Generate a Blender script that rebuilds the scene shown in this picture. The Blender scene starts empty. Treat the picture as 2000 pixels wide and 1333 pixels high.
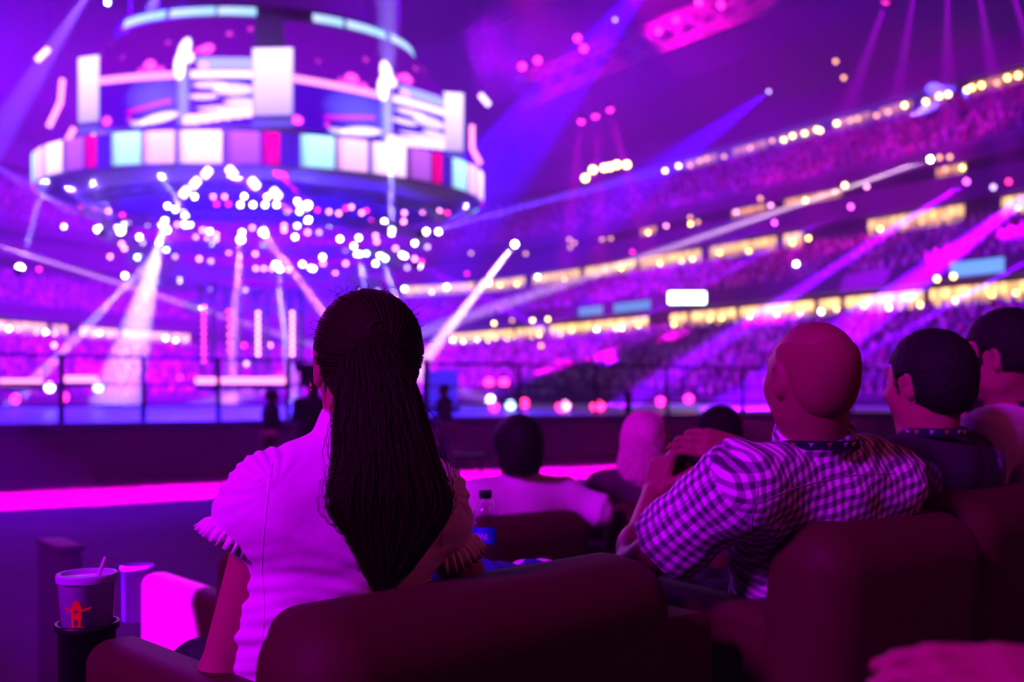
import bpy, math, random
import numpy as np
from mathutils import Vector, Matrix
random.seed(7); rng = np.random.default_rng(7)
S = bpy.context.scene; COL = S.collection
PI = math.pi
def V(*a): return np.array(a, float)
CAMZ, F = 1.5, 1944.4
def P(px, py, d): return V((px-1000)/F*d, d, CAMZ+(770-py)/F*d)

# ------------------------------------------------------------------ camera, world, exposure
cam = bpy.data.cameras.new('camera'); co = bpy.data.objects.new('camera', cam); COL.objects.link(co); S.camera = co
co.location = (0, 0, CAMZ); co.rotation_euler = (PI/2, 0, 0)
cam.lens = 35; cam.sensor_width = 36; cam.shift_y = 103.5/2000
cam.clip_start = .05; cam.clip_end = 500
cam.dof.use_dof = True; cam.dof.focus_distance = 1.68; cam.dof.aperture_fstop = 2.7
w = bpy.data.worlds.new('world'); S.world = w; w.use_nodes = True; wn = w.node_tree; wn.nodes.clear()
wo = wn.nodes.new('ShaderNodeOutputWorld'); wv = wn.nodes.new('ShaderNodeVolumeScatter')
wv.inputs['Color'].default_value = (.92, .5, 1, 1); wv.inputs['Density'].default_value = .004; wv.inputs['Anisotropy'].default_value = .2  # violet tint put into the haze, standing in for coloured light
wb = wn.nodes.new('ShaderNodeBackground'); wb.inputs[0].default_value = (.01, 0, .04, 1); wb.inputs[1].default_value = 0
wn.links.new(wv.outputs[0], wo.inputs['Volume']); wn.links.new(wb.outputs[0], wo.inputs['Surface'])
S.view_settings.view_transform = 'Standard'; S.view_settings.look = 'None'
S.view_settings.exposure = 0; S.view_settings.gamma = 1; S.view_settings.use_curve_mapping = False
c = S.cycles
c.max_bounces = 6; c.diffuse_bounces = 1; c.glossy_bounces = 2; c.transmission_bounces = 6; c.volume_bounces = 0; c.transparent_max_bounces = 8
c.caustics_reflective = False; c.caustics_refractive = False; c.sample_clamp_indirect = 4; c.use_denoising = True; c.use_adaptive_sampling = False

def look(p, q): return (Vector(q)-Vector(p)).to_track_quat('-Z', 'Y').to_euler()
def area(name, p, q, col, e, sx, sy, spread=180, parent=None):
    l = bpy.data.lights.new(name, 'AREA'); l.shape = 'RECTANGLE'; l.size = sx; l.size_y = sy; l.energy = e; l.color = col; l.spread = math.radians(spread)
    o = bpy.data.objects.new(name, l); COL.objects.link(o); o.location = p; o.rotation_euler = look(p, q); return o
def spot(name, p, q, col, e, ang, soft=.1, blend=.3):
    l = bpy.data.lights.new(name, 'SPOT'); l.energy = e; l.color = col; l.spot_size = math.radians(ang); l.spot_blend = blend; l.shadow_soft_size = soft
    o = bpy.data.objects.new(name, l); COL.objects.link(o); o.location = p; o.rotation_euler = look(p, q); return o
# unseen lights added for the violet, warm and pink light on the seats
area('key_light', (-6.5, -5.2, 7.5), (.3, 3, 1.1), (.60, 0, 1), 215, 1.6, 1.6, 60)
area('warm_light', (3.4, .6, 3.6), (.2, 1.9, 1.1), (1, .05, .25), 15, .8, .8)
area('stage_wash_light', (-7, 16, 7), (0, 2, 1), (.6, 0, 1), 700, 5, 2)
spot('armrest_light', (-6.0, 2.2, 4.6), (-1.18, 3.45, .62), (.25, 0, 1), 200000, 6.5, .02, .2)
# unseen washes added to tint stands, rig, deck, roof and haze
spot('stand_wash_light', (-10, 48, 22), (25, 62, 6), (.25, 0, 1), 20000, 100, 1)
spot('stand_wash_light', (-2, 40, 16), (30, 45, 3), (.42, 0, 1), 62000, 95, 1)
spot('stand_wash_light', (-14, 60, 18), (-34, 80, 3), (.6, 0, 1), 170000, 120, 1)
spot('stand_wash_light', (-12, 60, 18), (-10, 100, 4), (.45, 0, 1), 130000, 130, 1)
spot('rig_wash_light', (-12, 44, 2.5), (-12, 51, 12), (.03, 0, 1), 42000, 75, .5)
spot('deck_wash_light', (-9, 30, 11), (-10, 28, 1), (.05, 0, 1), 60000, 110, 1)
spot('roof_wash_light', (-6, 60, 12), (4, 80, 34), (.05, 0, 1), 42000, 120, 1)
spot('roof_wash_light', (-22, 40, 14), (-28, 60, 30), (.1, 0, 1), 90000, 130, 1)
spot('roof_wash_light', (2, 50, 26), (9, 62, 33), (1, 0, .45), 8000, 70, 1)

# ------------------------------------------------------------------ materials
def mat(name, col, rough=.6, metal=0, emit=None, es=0, bump=None, trans=0, ior=1.45, sheen=0, coat=0, var=None, spec=.5):
    m = bpy.data.materials.new(name); m.use_nodes = True; n = m.node_tree; b = n.nodes['Principled BSDF']
    b.inputs['Base Color'].default_value = (*col, 1); b.inputs['Roughness'].default_value = rough; b.inputs['Metallic'].default_value = metal
    b.inputs['Transmission Weight'].default_value = trans; b.inputs['IOR'].default_value = ior
    b.inputs['Sheen Weight'].default_value = sheen; b.inputs['Coat Weight'].default_value = coat; b.inputs['Specular IOR Level'].default_value = spec
    if emit: b.inputs['Emission Color'].default_value = (*emit, 1); b.inputs['Emission Strength'].default_value = es
    tc = None
    if bump or var: tc = n.nodes.new('ShaderNodeTexCoord')
    if bump:
        nz = n.nodes.new('ShaderNodeTexNoise'); nz.inputs['Scale'].default_value = bump[0]; nz.inputs['Detail'].default_value = 4
        bp = n.nodes.new('ShaderNodeBump'); bp.inputs['Strength'].default_value = bump[1]; bp.inputs['Distance'].default_value = bump[2] if len(bump) > 2 else .01
        n.links.new(tc.outputs['Object'], nz.inputs['Vector']); n.links.new(nz.outputs['Fac'], bp.inputs['Height']); n.links.new(bp.outputs[0], b.inputs['Normal'])
    if var:
        nz = n.nodes.new('ShaderNodeTexNoise'); nz.inputs['Scale'].default_value = var[0]; nz.inputs['Detail'].default_value = 3
        mx = n.nodes.new('ShaderNodeMix'); mx.data_type = 'RGBA'; mx.inputs[6].default_value = (*col, 1); mx.inputs[7].default_value = (*var[1], 1)
        n.links.new(tc.outputs['Object'], nz.inputs['Vector']); n.links.new(nz.outputs['Fac'], mx.inputs[0]); n.links.new(mx.outputs[2], b.inputs['Base Color'])
    return m
def emat(name, col, s):
    m = bpy.data.materials.new(name); m.use_nodes = True; n = m.node_tree; n.nodes.clear()
    e = n.nodes.new('ShaderNodeEmission'); e.inputs[0].default_value = (*col, 1); e.inputs[1].default_value = s
    o = n.nodes.new('ShaderNodeOutputMaterial'); n.links.new(e.outputs[0], o.inputs[0]); return m
def emat_attr(name, s=1):
    m = emat(name, (1, 1, 1), s); n = m.node_tree; a = n.nodes.new('ShaderNodeAttribute'); a.attribute_name = 'Col'
    n.links.new(a.outputs['Color'], [x for x in n.nodes if x.type == 'EMISSION'][0].inputs[0]); return m
def mat_attr(name, rough=.8):
    m = mat(name, (1, 1, 1), rough); n = m.node_tree; a = n.nodes.new('ShaderNodeAttribute'); a.attribute_name = 'Col'
    n.links.new(a.outputs['Color'], n.nodes['Principled BSDF'].inputs['Base Color']); return m
def gingham(name, scale, light, mid, dark):
    m = mat(name, light, .8, bump=(60, .25, .004)); n = m.node_tree; b = n.nodes['Principled BSDF']
    uv = n.nodes.new('ShaderNodeUVMap'); sp = n.nodes.new('ShaderNodeSeparateXYZ'); n.links.new(uv.outputs[0], sp.inputs[0])
    outs = []
    for i in range(2):
        mu = n.nodes.new('ShaderNodeMath'); mu.operation = 'MULTIPLY'; mu.inputs[1].default_value = 2*PI/scale; n.links.new(sp.outputs[i], mu.inputs[0])
        si = n.nodes.new('ShaderNodeMath'); si.operation = 'SINE'; n.links.new(mu.outputs[0], si.inputs[0])
        mr = n.nodes.new('ShaderNodeMapRange'); mr.inputs[1].default_value = -.25; mr.inputs[2].default_value = .25; n.links.new(si.outputs[0], mr.inputs[0]); outs.append(mr)
    ad = n.nodes.new('ShaderNodeMath'); ad.operation = 'ADD'; n.links.new(outs[0].outputs[0], ad.inputs[0]); n.links.new(outs[1].outputs[0], ad.inputs[1])
    hf = n.nodes.new('ShaderNodeMath'); hf.operation = 'MULTIPLY'; hf.inputs[1].default_value = .5; n.links.new(ad.outputs[0], hf.inputs[0])
    cr = n.nodes.new('ShaderNodeValToRGB'); e = cr.color_ramp.elements; e[0].color = (*light, 1); e[1].color = (*dark, 1); x = e.new(.5); x.color = (*mid, 1)
    n.links.new(hf.outputs[0], cr.inputs[0]); n.links.new(cr.outputs[0], b.inputs['Base Color']); return m

M = dict(
    floor=mat('carpet', (.17, .04, .15), .95, bump=(300, .3, .005), var=(1.4, (.06, .02, .07)), spec=.1),
    deck=mat('stage_deck', (.2, .1, .4), .4, bump=(3, .1)),
    skirt=mat('stage_skirt', (.012, .02, .07), .8, spec=.1), black=mat('black_metal', (.012, .01, .016), .5, spec=.2), rail=mat('rail_paint', (.02, .015, .04), .5),
    conc=mat('stand_concrete', (.14, .08, .2), .9, var=(.4, (.06, .03, .1))), dark=mat('dark_fascia', (.03, .015, .06), .8), under=mat('scoreboard_body', (.12, .08, .3), .7), roof=mat('roof_panels', (.06, .04, .12), .8),
    truss=mat('truss_aluminium', (.3, .3, .34), .5, .5), crowd=mat_attr('crowd_clothes'),
    leather=mat('red_leather', (.055, .006, .012), .62, bump=(220, .12, .003), spec=.15), leather_seam=mat('leather_seam', (.04, .006, .01), .6),
    plastic=mat('black_plastic', (.01, .01, .012), .4, spec=.3), lilac_pl=mat('pale_plastic', (.45, .3, .9), .5),
    skin=mat('skin', (.34, .14, .11), .55, bump=(160, .1, .002), var=(30, (.30, .11, .09)), spec=.3), skin_red=mat('scalp_skin', (.27, .09, .08), .5, bump=(200, .12, .002), var=(25, (.20, .06, .06)), spec=.3),
    hair=mat('dark_brown_hair', (.016, .0035, .004), .55, spec=.10), hair_blk=mat('black_hair', (.008, .005, .007), .6, bump=(300, .5, .004), spec=.15), blonde=mat('blonde_hair', (.75, .42, .5), .5, spec=.3), stubble_shade=mat('stubble_with_shade', (.22, .07, .063), .8, bump=(500, .5, .002), spec=.1),
    white=mat('white_cotton', (.78, .74, .76), .85, bump=(35, .25, .006), spec=.15), lilac=mat('lavender_cotton', (.68, .5, .7), .85, bump=(30, .25, .006), spec=.15), purple=mat('dusky_knit', (.10, .03, .09), .9, bump=(60, .3), spec=.1),
    navy=mat('navy_fleece', (.03, .012, .035), .95, bump=(120, .3, .004), spec=.1), trouser=mat('dark_trousers', (.02, .015, .03), .9, spec=.1), blue=mat('blue_jacket', (.02, .02, .22), .8, bump=(20, .4, .01), spec=.1),
    pinkcloth=mat('pink_cuff', (.6, .1, .12), .8), steel=mat('gold_metal', (.9, .6, .3), .25, 1), seam=mat('white_thread', (.85, .8, .82), .9, spec=.1),
    clear=mat('clear_plastic', (.96, .95, 1), .06, trans=1, ior=1.28), cup=mat('cup_plastic', (.62, .45, .95), .25, trans=.3, ior=1.15), water=mat('water', (.9, .9, 1), .02, trans=1, ior=1.33),
    orange=mat('orange_print', (.8, .08, .01), .6), navyprint=mat('navy_print', (.02, .03, .2), .6), label=mat('blue_label', (.01, .04, .55), .5), letter=mat('white_print', (.75, .75, .85), .6),
    cap=mat('black_green_cap', (.005, .02, .02), .5), lan=mat('navy_lanyard', (.012, .012, .04), .8, spec=.1), redprint=mat('red_print', (.7, .06, .05), .6),
    scr=emat_attr('led_screen', 1.35), win=emat_attr('concourse_glow', 1))
EW = dict(white=emat('lens_white', (1, .86, 1), 24), cyan=emat('lens_cyan', (.55, .8, 1), 20), pink=emat('lens_pink', (1, .25, .7), 9), mag=emat('lens_magenta', (1, .02, .5), 6),
          warm=emat('lens_warm', (1, .55, .16), 14), dimwarm=emat('lens_amber', (1, .35, .2), 4), lilac=emat('lens_lilac', (.6, .35, 1), 5), red=emat('lens_red', (1, .02, .2), 8), violet=emat('lens_violet', (.6, .05, 1), 14), hot=emat('lens_hot_white', (1, .97, 1), 70))
M['ledpink'] = emat('led_bar_pink', (1, .22, .6), 3.2)

# ------------------------------------------------------------------ mesh helpers
class MB:
    def __init__(s): s.v = []; s.f = []; s.c = None
    def add(s, vs, fs):
        n = len(s.v); s.v.extend([tuple(map(float, x)) for x in vs]); s.f.extend([tuple(i+n for i in f) for f in fs]); return s
    def box(s, c, h, R=None):
        c = np.array(c, float); R = np.eye(3) if R is None else R
        vs = [c+R@V(x*h[0], y*h[1], z*h[2]) for x in (-1, 1) for y in (-1, 1) for z in (-1, 1)]
        return s.add(vs, [(0, 1, 3, 2), (4, 6, 7, 5), (0, 4, 5, 1), (2, 3, 7, 6), (0, 2, 6, 4), (1, 5, 7, 3)])
    def rbox(s, c, h, r, R=None, n=5, sq=None):
        # rounded box: every face is a grid pushed out from the inner box
        c = np.array(c, float); R = np.eye(3) if R is None else R; h = np.array(h, float); r = min(r, *h)*.999; inn = h-r; vid = {}; vs = []; fs = []
        def line(a):
            t = [-1-0*k for k in ()]; k = np.linspace(0, PI/4, n+1)
            left = [(-1, q) for q in k[::-1]]; right = [(1, q) for q in k]
            return left+[(0, 0)]+right if False else left+right
        L = line(0)
        def pt(ax, sg, i, j):
            a1, a2 = [(1, 2), (2, 0), (0, 1)][ax]; d = np.zeros(3); d[ax] = sg; s1, q1 = L[i]; s2, q2 = L[j]
            d[a1] = s1*math.tan(q1); d[a2] = s2*math.tan(q2); base = np.zeros(3); base[ax] = sg*inn[ax]; base[a1] = s1*inn[a1]; base[a2] = s2*inn[a2]
            p = base+d/np.linalg.norm(d)*r; k = tuple(np.round(p, 6))
            if k not in vid: vid[k] = len(vs); vs.append(c+R@p)
            return vid[k]
        m = len(L)
        for ax in range(3):
            for sg in (-1, 1):
                for i in range(m-1):
                    for j in range(m-1):
                        q = [pt(ax, sg, i, j), pt(ax, sg, i+1, j), pt(ax, sg, i+1, j+1), pt(ax, sg, i, j+1)]
                        if sg < 0: q = q[::-1]
                        q = list(dict.fromkeys(q))
                        if len(q) > 2: fs.append(tuple(q))
        return s.add(vs, fs)
    def tube(s, p0, p1, r0, r1=None, n=10, cap=True): return s.path([p0, p1], [r0, r0 if r1 is None else r1], n, cap)
    def path(s, pts, rs, n=8, cap=True, flat=1):
        pts = [np.array(p, float) for p in pts]; k = len(pts)
        if np.isscalar(rs): rs = [rs]*k
        vs = []; fs = []; prev = None
        for i, p in enumerate(pts):
            t = pts[min(i+1, k-1)]-pts[max(i-1, 0)]; t = t/(np.linalg.norm(t)+1e-9)
            if prev is None: a = np.cross(t, V(0, 0, 1)); a = a if np.linalg.norm(a) > .1 else np.cross(t, V(0, 1, 0))
            else: a = prev-t*np.dot(prev, t)
            a = a/(np.linalg.norm(a)+1e-9); prev = a; b = np.cross(t, a)
            for j in range(n): q = 2*PI*j/n; vs.append(p+rs[i]*(a*math.cos(q)+flat*b*math.sin(q)))
        for i in range(k-1):
            for j in range(n): fs.append((i*n+j, i*n+(j+1) % n, (i+1)*n+(j+1) % n, (i+1)*n+j))
        if cap: fs.append(tuple(range(n))[::-1]); fs.append(tuple((k-1)*n+j for j in range(n)))
        return s.add(vs, fs)
    def sph(s, c, r, n=8, R=None):
        c = np.array(c, float); r = np.array([r]*3 if np.isscalar(r) else r, float); R = np.eye(3) if R is None else R; vs = [c+R@(r*V(0, 0, 1))]; fs = []
        for i in range(1, n):
            for j in range(2*n): a = PI*i/n; b = PI*j/n; vs.append(c+R@(r*V(math.sin(a)*math.cos(b), math.sin(a)*math.sin(b), math.cos(a))))
        vs.append(c-R@(r*V(0, 0, 1))); m = 2*n
        for j in range(m): fs.append((0, 1+j, 1+(j+1) % m)); fs.append((len(vs)-1, 1+(n-2)*m+(j+1) % m, 1+(n-2)*m+j))
        for i in range(n-2):
            for j in range(m): fs.append((1+i*m+j, 1+(i+1)*m+j, 1+(i+1)*m+(j+1) % m, 1+i*m+(j+1) % m))
        return s.add(vs, fs)
    def lathe(s, prof, c=(0, 0, 0), n=24, arc=None):
        c = np.array(c, float); vs = []; fs = []; a0, a1 = arc or (0, 2*PI); full = arc is None; m = n if full else n+1
        for r, z in prof:
            for j in range(m): a = a0+(a1-a0)*j/n; vs.append(c+V(r*math.cos(a), r*math.sin(a), z))
        for i in range(len(prof)-1):
            for j in range(n): fs.append((i*m+j, i*m+(j+1) % m, (i+1)*m+(j+1) % m, (i+1)*m+j))
        return s.add(vs, fs)
def mesh(name, v, f, m, smooth=True, col=None):
    me = bpy.data.meshes.new(name)
    if isinstance(f, np.ndarray):
        me.vertices.add(len(v)); me.vertices.foreach_set('co', np.asarray(v, np.float32).ravel()); nf, k = f.shape
        me.loops.add(nf*k); me.loops.foreach_set('vertex_index', f.astype(np.int32).ravel()); me.polygons.add(nf)
        me.polygons.foreach_set('loop_start', np.arange(0, nf*k, k, dtype=np.int32)); me.polygons.foreach_set('loop_total', np.full(nf, k, np.int32)); me.update(calc_edges=True)
    else: me.from_pydata(v, [], f); me.update()
    me.validate()
    if smooth: me.polygons.foreach_set('use_smooth', [True]*len(me.polygons))
    if col is not None:   # one colour per face
        a = me.color_attributes.new('Col', 'FLOAT_COLOR', 'CORNER'); out = np.ones((len(me.loops), 4), np.float32); i = 0
        lt = np.zeros(len(me.polygons), np.int32); me.polygons.foreach_get('loop_total', lt); out[:, :3] = np.repeat(np.array(col, np.float32)[:len(lt)], lt, axis=0); a.data.foreach_set('color', out.ravel())
    me.materials.append(m); return me
def props(o, label=None, cat=None, group=None, kind=None):
    for k, x in (('label', label), ('category', cat), ('group', group), ('kind', kind)):
        if x: o[k] = x
    return o
def thing(name, loc, label, cat, group=None):
    o = bpy.data.objects.new(name, None); COL.objects.link(o); o.location = tuple(map(float, loc)); o.empty_display_size = .1; return props(o, label, cat, group)
def origin(o):
    p = V(0, 0, 0)
    while o is not None: p = p+np.array(o.location); o = o.parent
    return p
def part(name, mb, m, parent=None, smooth=True, col=None, loc=None):
    v = np.array(mb.v if isinstance(mb, MB) else mb[0], float); f = mb.f if isinstance(mb, MB) else mb[1]
    if parent is None:
        lo, hi = v.min(0), v.max(0); loc = V((lo[0]+hi[0])/2, (lo[1]+hi[1])/2, lo[2]) if loc is None else np.array(loc); off = loc
    else: off = origin(parent); loc = V(0, 0, 0)
    v = v-off
    me = mesh(name, v if isinstance(f, np.ndarray) else [tuple(x) for x in v], f, m, smooth, col)
    o = bpy.data.objects.new(name, me); COL.objects.link(o); o.location = tuple(loc); o.parent = parent; return o
def struct(name, mb, m, smooth=False, col=None): return props(part(name, mb, m, None, smooth, col), kind='structure')
def copy_tree(o, parent=None):
    c = o.copy(); COL.objects.link(c); c.parent = parent
    for ch in list(o.children): copy_tree(ch, c)
    return c
def crv(ks, n):  # Catmull-Rom through control points
    ks = [np.array(k, float) for k in ks]; ks = [2*ks[0]-ks[1]]+ks+[2*ks[-1]-ks[-2]]; out = []; m = len(ks)-3
    for i in range(n):
        t = i/(n-1)*m; j = min(int(t), m-1); u = t-j; a, b, c_, d = ks[j:j+4]
        out.append(.5*((2*b)+(-a+c_)*u+(2*a-5*b+4*c_-d)*u*u+(-a+3*b-3*c_+d)*u**3))
    return out
def unit(v): v = np.array(v, float); return v/(np.linalg.norm(v)+1e-12)

# ------------------------------------------------------------------ arena shell
NP = 120
BASE = crv([(70, -40), (58, -8), (45, 21), (25.7, 50), (9.8, 73.6), (-3, 92), (-12, 101), (-22, 103), (-31, 96), (-40, 78), (-49, 59), (-60, 36), (-76, 0), (-84, -40)], NP)
BASE = [b for b in BASE]; CEN = V(-14, 40)
NRM = []
for i in range(NP):
    t = BASE[min(i+1, NP-1)]-BASE[max(i-1, 0)]; n = unit(V(t[1], -t[0])); NRM.append(n if np.dot(n, BASE[i]-CEN) > 0 else -n)
def bowl(i, s, z): b = BASE[i]+NRM[i]*s; return V(b[0], b[1], z)
def bowl_t(t, s, z):
    i = min(int(t), NP-2); u = t-i; return bowl(i, s, z)*(1-u)+bowl(i+1, s, z)*u
def sheet(prof, i0=0, i1=NP-1):
    mb = MB(); vs = []; fs = []; k = len(prof)
    for i in range(i0, i1+1):
        for s_, z in prof: vs.append(bowl(i, s_, z))
    for i in range(i1-i0):
        for j in range(k-1): fs.append((i*k+j, (i+1)*k+j, (i+1)*k+j+1, i*k+j+1))
    return mb.add(vs, fs)
def steps(s0, z0, s1, z1, n):
    out = []
    for i in range(n): a = i/n; b = (i+1)/n; out += [(s0+(s1-s0)*a, z0+(z1-z0)*b), (s0+(s1-s0)*b, z0+(z1-z0)*b)]
    return [(s0, z0)]+out
struct('floor', MB().box((0, 40, -.1), (110, 110, .1)), M['floor'])
struct('seating_riser', MB().box((2, 0, .2), (5.2, 2.5, .2), ).box((2, 3.6, .1), (5.2, 1.1, .1)), M['floor'])
struct('ceiling', MB().box((0, 40, 40), (120, 120, .3)), M['roof'])
TIERS = [(-15, 1.2, 0, 6.1, 24), (1.5, 8.6, 9, 12.1, 12), (10, 17.2, 21, 23.6, 15)]
for t in TIERS: struct('seating_tier', sheet(steps(*t)), M['conc'])
struct('arena_board', sheet([(-15, 0), (-15, 1.25)]), M['dark'])
struct('concourse_shell', sheet([(0, 6.1), (4.5, 6.1), (4.5, 7.6), (0, 7.6), (0, 8.6), (1.5, 8.6)]), M['dark'])
struct('suite_shell', sheet([(9, 12.1), (12.5, 12.1), (12.5, 13.7), (9.2, 13.7), (9.2, 15.4), (13, 15.4), (13, 16.3), (9.6, 16.3), (9.6, 17.2), (10, 17.2)]), M['dark'])
struct('upper_shell', sheet([(21, 23.6), (24, 23.6), (24, 25.2), (21, 25.2), (20.5, 27.5), (14, 30), (8, 40)]), M['roof'])
def sees(p, m=60):
    if p[1] < 1: return False
    x = 1000+p[0]/p[1]*F; y = 770-(p[2]-CAMZ)/p[1]*F; return -m < x < 2000+m and -m < y < 1333+m
# crowds on the tiers
ICO_T = (1+5**.5)/2
ico = np.array([(-1, ICO_T, 0), (1, ICO_T, 0), (-1, -ICO_T, 0), (1, -ICO_T, 0), (0, -1, ICO_T), (0, 1, ICO_T), (0, -1, -ICO_T), (0, 1, -ICO_T), (ICO_T, 0, -1), (ICO_T, 0, 1), (-ICO_T, 0, -1), (-ICO_T, 0, 1)])/1.9
icof = [(0, 11, 5), (0, 5, 1), (0, 1, 7), (0, 7, 10), (0, 10, 11), (1, 5, 9), (5, 11, 4), (11, 10, 2), (10, 7, 6), (7, 1, 8), (3, 9, 4), (3, 4, 2), (3, 2, 6), (3, 6, 8), (3, 8, 9), (4, 9, 5), (2, 4, 11), (6, 2, 10), (8, 6, 7), (9, 8, 1)]
arc = [0]
for i in range(1, NP): arc.append(arc[-1]+np.linalg.norm(BASE[i]-BASE[i-1]))
PAL = [(.75, .7, .8), (.5, .1, .3), (.1, .08, .2), (.2, .2, .5), (.03, .03, .05), (.6, .5, .6), (.3, .1, .4)]
for ti, (s0, z0, s1, z1, n) in enumerate(TIERS):
    mb = MB(); cols = []
    for r in range(n):
        s_ = s0+(s1-s0)*(r+.5)/n; z = z0+(z1-z0)*(r+1)/n; a = 0.; K = .5
        while a < arc[-1]:
            a += random.uniform(.42, .8)
            t = float(np.interp(a, arc, range(NP)))
            if t >= NP-1: break
            p = bowl_t(t, s_+random.uniform(-.1, .1), z)
            if not sees(p): continue
            col = random.choice(PAL); sk = random.choice([(.5, .25, .18), (.25, .12, .08), (.55, .3, .2)])
            mb.add([p+V(0, 0, .22)+ico[k]*V(.13, .13, .24) for k in range(12)], icof); cols += [col]*20
            mb.add([p+V(0, 0, .5)+ico[k]*.065 for k in range(12)], icof); cols += [sk]*20
    o = part('crowd', mb, M['crowd'], None, True, cols)
    props(o, ['blurred crowd filling the lower seating bowl beyond the stage', 'blurred crowd on the narrow middle tier between the two glowing concourses', 'dim blurred crowd on the upper tier under the highest row of lights'][ti], 'crowd', kind='stuff')
# glowing concourse openings, each bay of its own
wn_ = 0
def bay(t0, t1, s_, z0, z1, bright, colr, seg=14):
    global wn_; wn_ += 1; mb = MB(); cols = []; n = max(3, int((t1-t0)*seg/1.0))
    for i in range(n):
        a = t0+(t1-t0)*i/n; b = t0+(t1-t0)*(i+.97)/n
        for j, (za, zb) in enumerate(((z0, z0+(z1-z0)*.45), (z0+(z1-z0)*.45, z1))):
            mb.add([bowl_t(a, s_, za), bowl_t(b, s_, za), bowl_t(b, s_, zb), bowl_t(a, s_, zb)], [(0, 1, 2, 3)])
            k = bright*(random.uniform(.2, .9) if j == 0 else random.uniform(.55, 1.7)); cols.append(tuple(k*x for x in colr))
    struct('window_%d' % wn_, mb, M['win'], False, cols)
def px_of(t, s_, z): p = bowl_t(t, s_, z); return 1000+p[0]/p[1]*F if p[1] > 2 else 9999
def t_of_px(px, s_, z, left=False):
    best = None
    for k in range(0, (NP-1)*8):
        t = k/8; p = bowl_t(t, s_, z)
        if p[1] < 3: continue
        isleft = t > 66 if left else t <= 66
        if not isleft: continue
        e = abs(1000+p[0]/p[1]*F-px)
        if best is None or e < best[0]: best = (e, t)
    return best[1]
WARM = (1, .46, .17); WPINK = (1, .3, .3)
def bays(spans, s_, z0, z1, br, colr=WARM, left=False):
    for a, b in spans:
        ta, tb = sorted((t_of_px(a, s_, z0, left), t_of_px(b, s_, z0, left)))
        if tb-ta > .05: bay(ta, tb, s_, z0, z1, br, colr)
bays([(880, 1000), (1010, 1060), (1075, 1265), (1310, 1345), (1350, 1440), (1448, 1590), (1600, 1640), (1650, 1810), (1820, 1915), (1920, 2040)], 1.3, 6.35, 7.35, 2.3)
bays([(790, 925), (935, 1025), (1040, 1130), (1145, 1240), (1252, 1370), (1385, 1515), (1530, 1570), (1700, 1880), (1950, 2040)], 9.9, 12.45, 13.55, 1.7)
bays([(1250, 1280), (1530, 1640), (1430, 1500), (1830, 1890)], 10, 15.6, 16.2, 1.2, (1, .35, .15))
bays([(1340, 1400), (1430, 1500), (1520, 1600), (1630, 1700), (1720, 1780), (1810, 1850), (1890, 2030)], 21.6, 24.1, 25.0, .7, (1, .3, .12))
bays([(-20, 90), (100, 130), (160, 230), (240, 330), (335, 370)], 1.3, 6.35, 7.35, 2, (1, .35, .3), True)
# cyan ribbon boards on the fascia
for k, (a, b, z0, z1, s_) in enumerate([(1130, 1175, 7.75, 8.4, -.05), (1200, 1270, 7.75, 8.4, -.05), (1850, 1960, 7.75, 8.5, -.05)]):
    ta, tb = sorted((t_of_px(a, s_, z0), t_of_px(b, s_, z0))); mb = MB(); n = 10
    for i in range(n): u = ta+(tb-ta)*i/n; v = ta+(tb-ta)*(i+1)/n; mb.add([bowl_t(u, s_, z0), bowl_t(v, s_, z0), bowl_t(v, s_, z1), bowl_t(u, s_, z1), bowl_t(u, s_+.1, z0), bowl_t(v, s_+.1, z0), bowl_t(v, s_+.1, z1), bowl_t(u, s_+.1, z1)], [(0, 1, 2, 3), (7, 6, 5, 4), (0, 4, 5, 1), (3, 2, 6, 7)])
    props(part('ribbon_board', mb, emat('ribbon_cyan', (.15, .35, 1), 1.0 if k < 2 else 1.4)), ['small blue ribbon board above the lowest concourse, first from the stage', 'small blue ribbon board above the lowest concourse, right of the other small one', 'pale blue ribbon board above the lowest concourse at far right'][k], 'screen')
# ------------------------------------------------------------------ lamps in the stands: first built once, then copied
def lamp_proto(name, lens_mat, r, label, cat, group, loc):
    t = thing(name, loc, label, cat, group); loc = np.array(loc)
    mb = MB().tube(loc+V(0, .02, 0), loc+V(0, .28, 0), r*1.15, r*.8, 10); part('housing', mb, M['black'], t)
    mb = MB().sph(loc, (r, r*.5, r), 6); part('lens', mb, EW[lens_mat], t); return t
PROTO = {}
EW['soft'] = emat('lens_soft_white', (1, .86, 1), 7); EW['softcyan'] = emat('lens_soft_cyan', (.5, .75, 1), 5)
def lamp(name, kind, r, p, label, cat, group):
    key = (name, kind, r)
    if key not in PROTO: PROTO[key] = lamp_proto(name, kind, r, label, cat, group, p); return PROTO[key]
    o = copy_tree(PROTO[key]); o.location = tuple(map(float, p)); o['label'] = label; o['group'] = group; return o
def row_lamps(pxs, s_, z, kinds, r, label, group, left=False):
    for px in pxs:
        t = t_of_px(px, s_, z, left); p = bowl_t(t, s_, z+random.uniform(-.15, .15)); lamp('concourse_lamp', random.choice(kinds), r, p, label, 'lamp', group)
row_lamps([885, 905, 918, 932, 955, 968, 990, 1002, 1035, 1052, 1094, 1118, 1163, 1205, 1215, 1250, 1318, 1385, 1412, 1466, 1517, 1560, 1606, 1632, 1690, 1741, 1800, 1862, 1930, 1985], 1.0, 6.6, ['warm', 'warm', 'white'], .13, 'warm lamp in the lowest glowing concourse, one of the row nearest the lower crowd', 'lamps along the lowest concourse')
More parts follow.
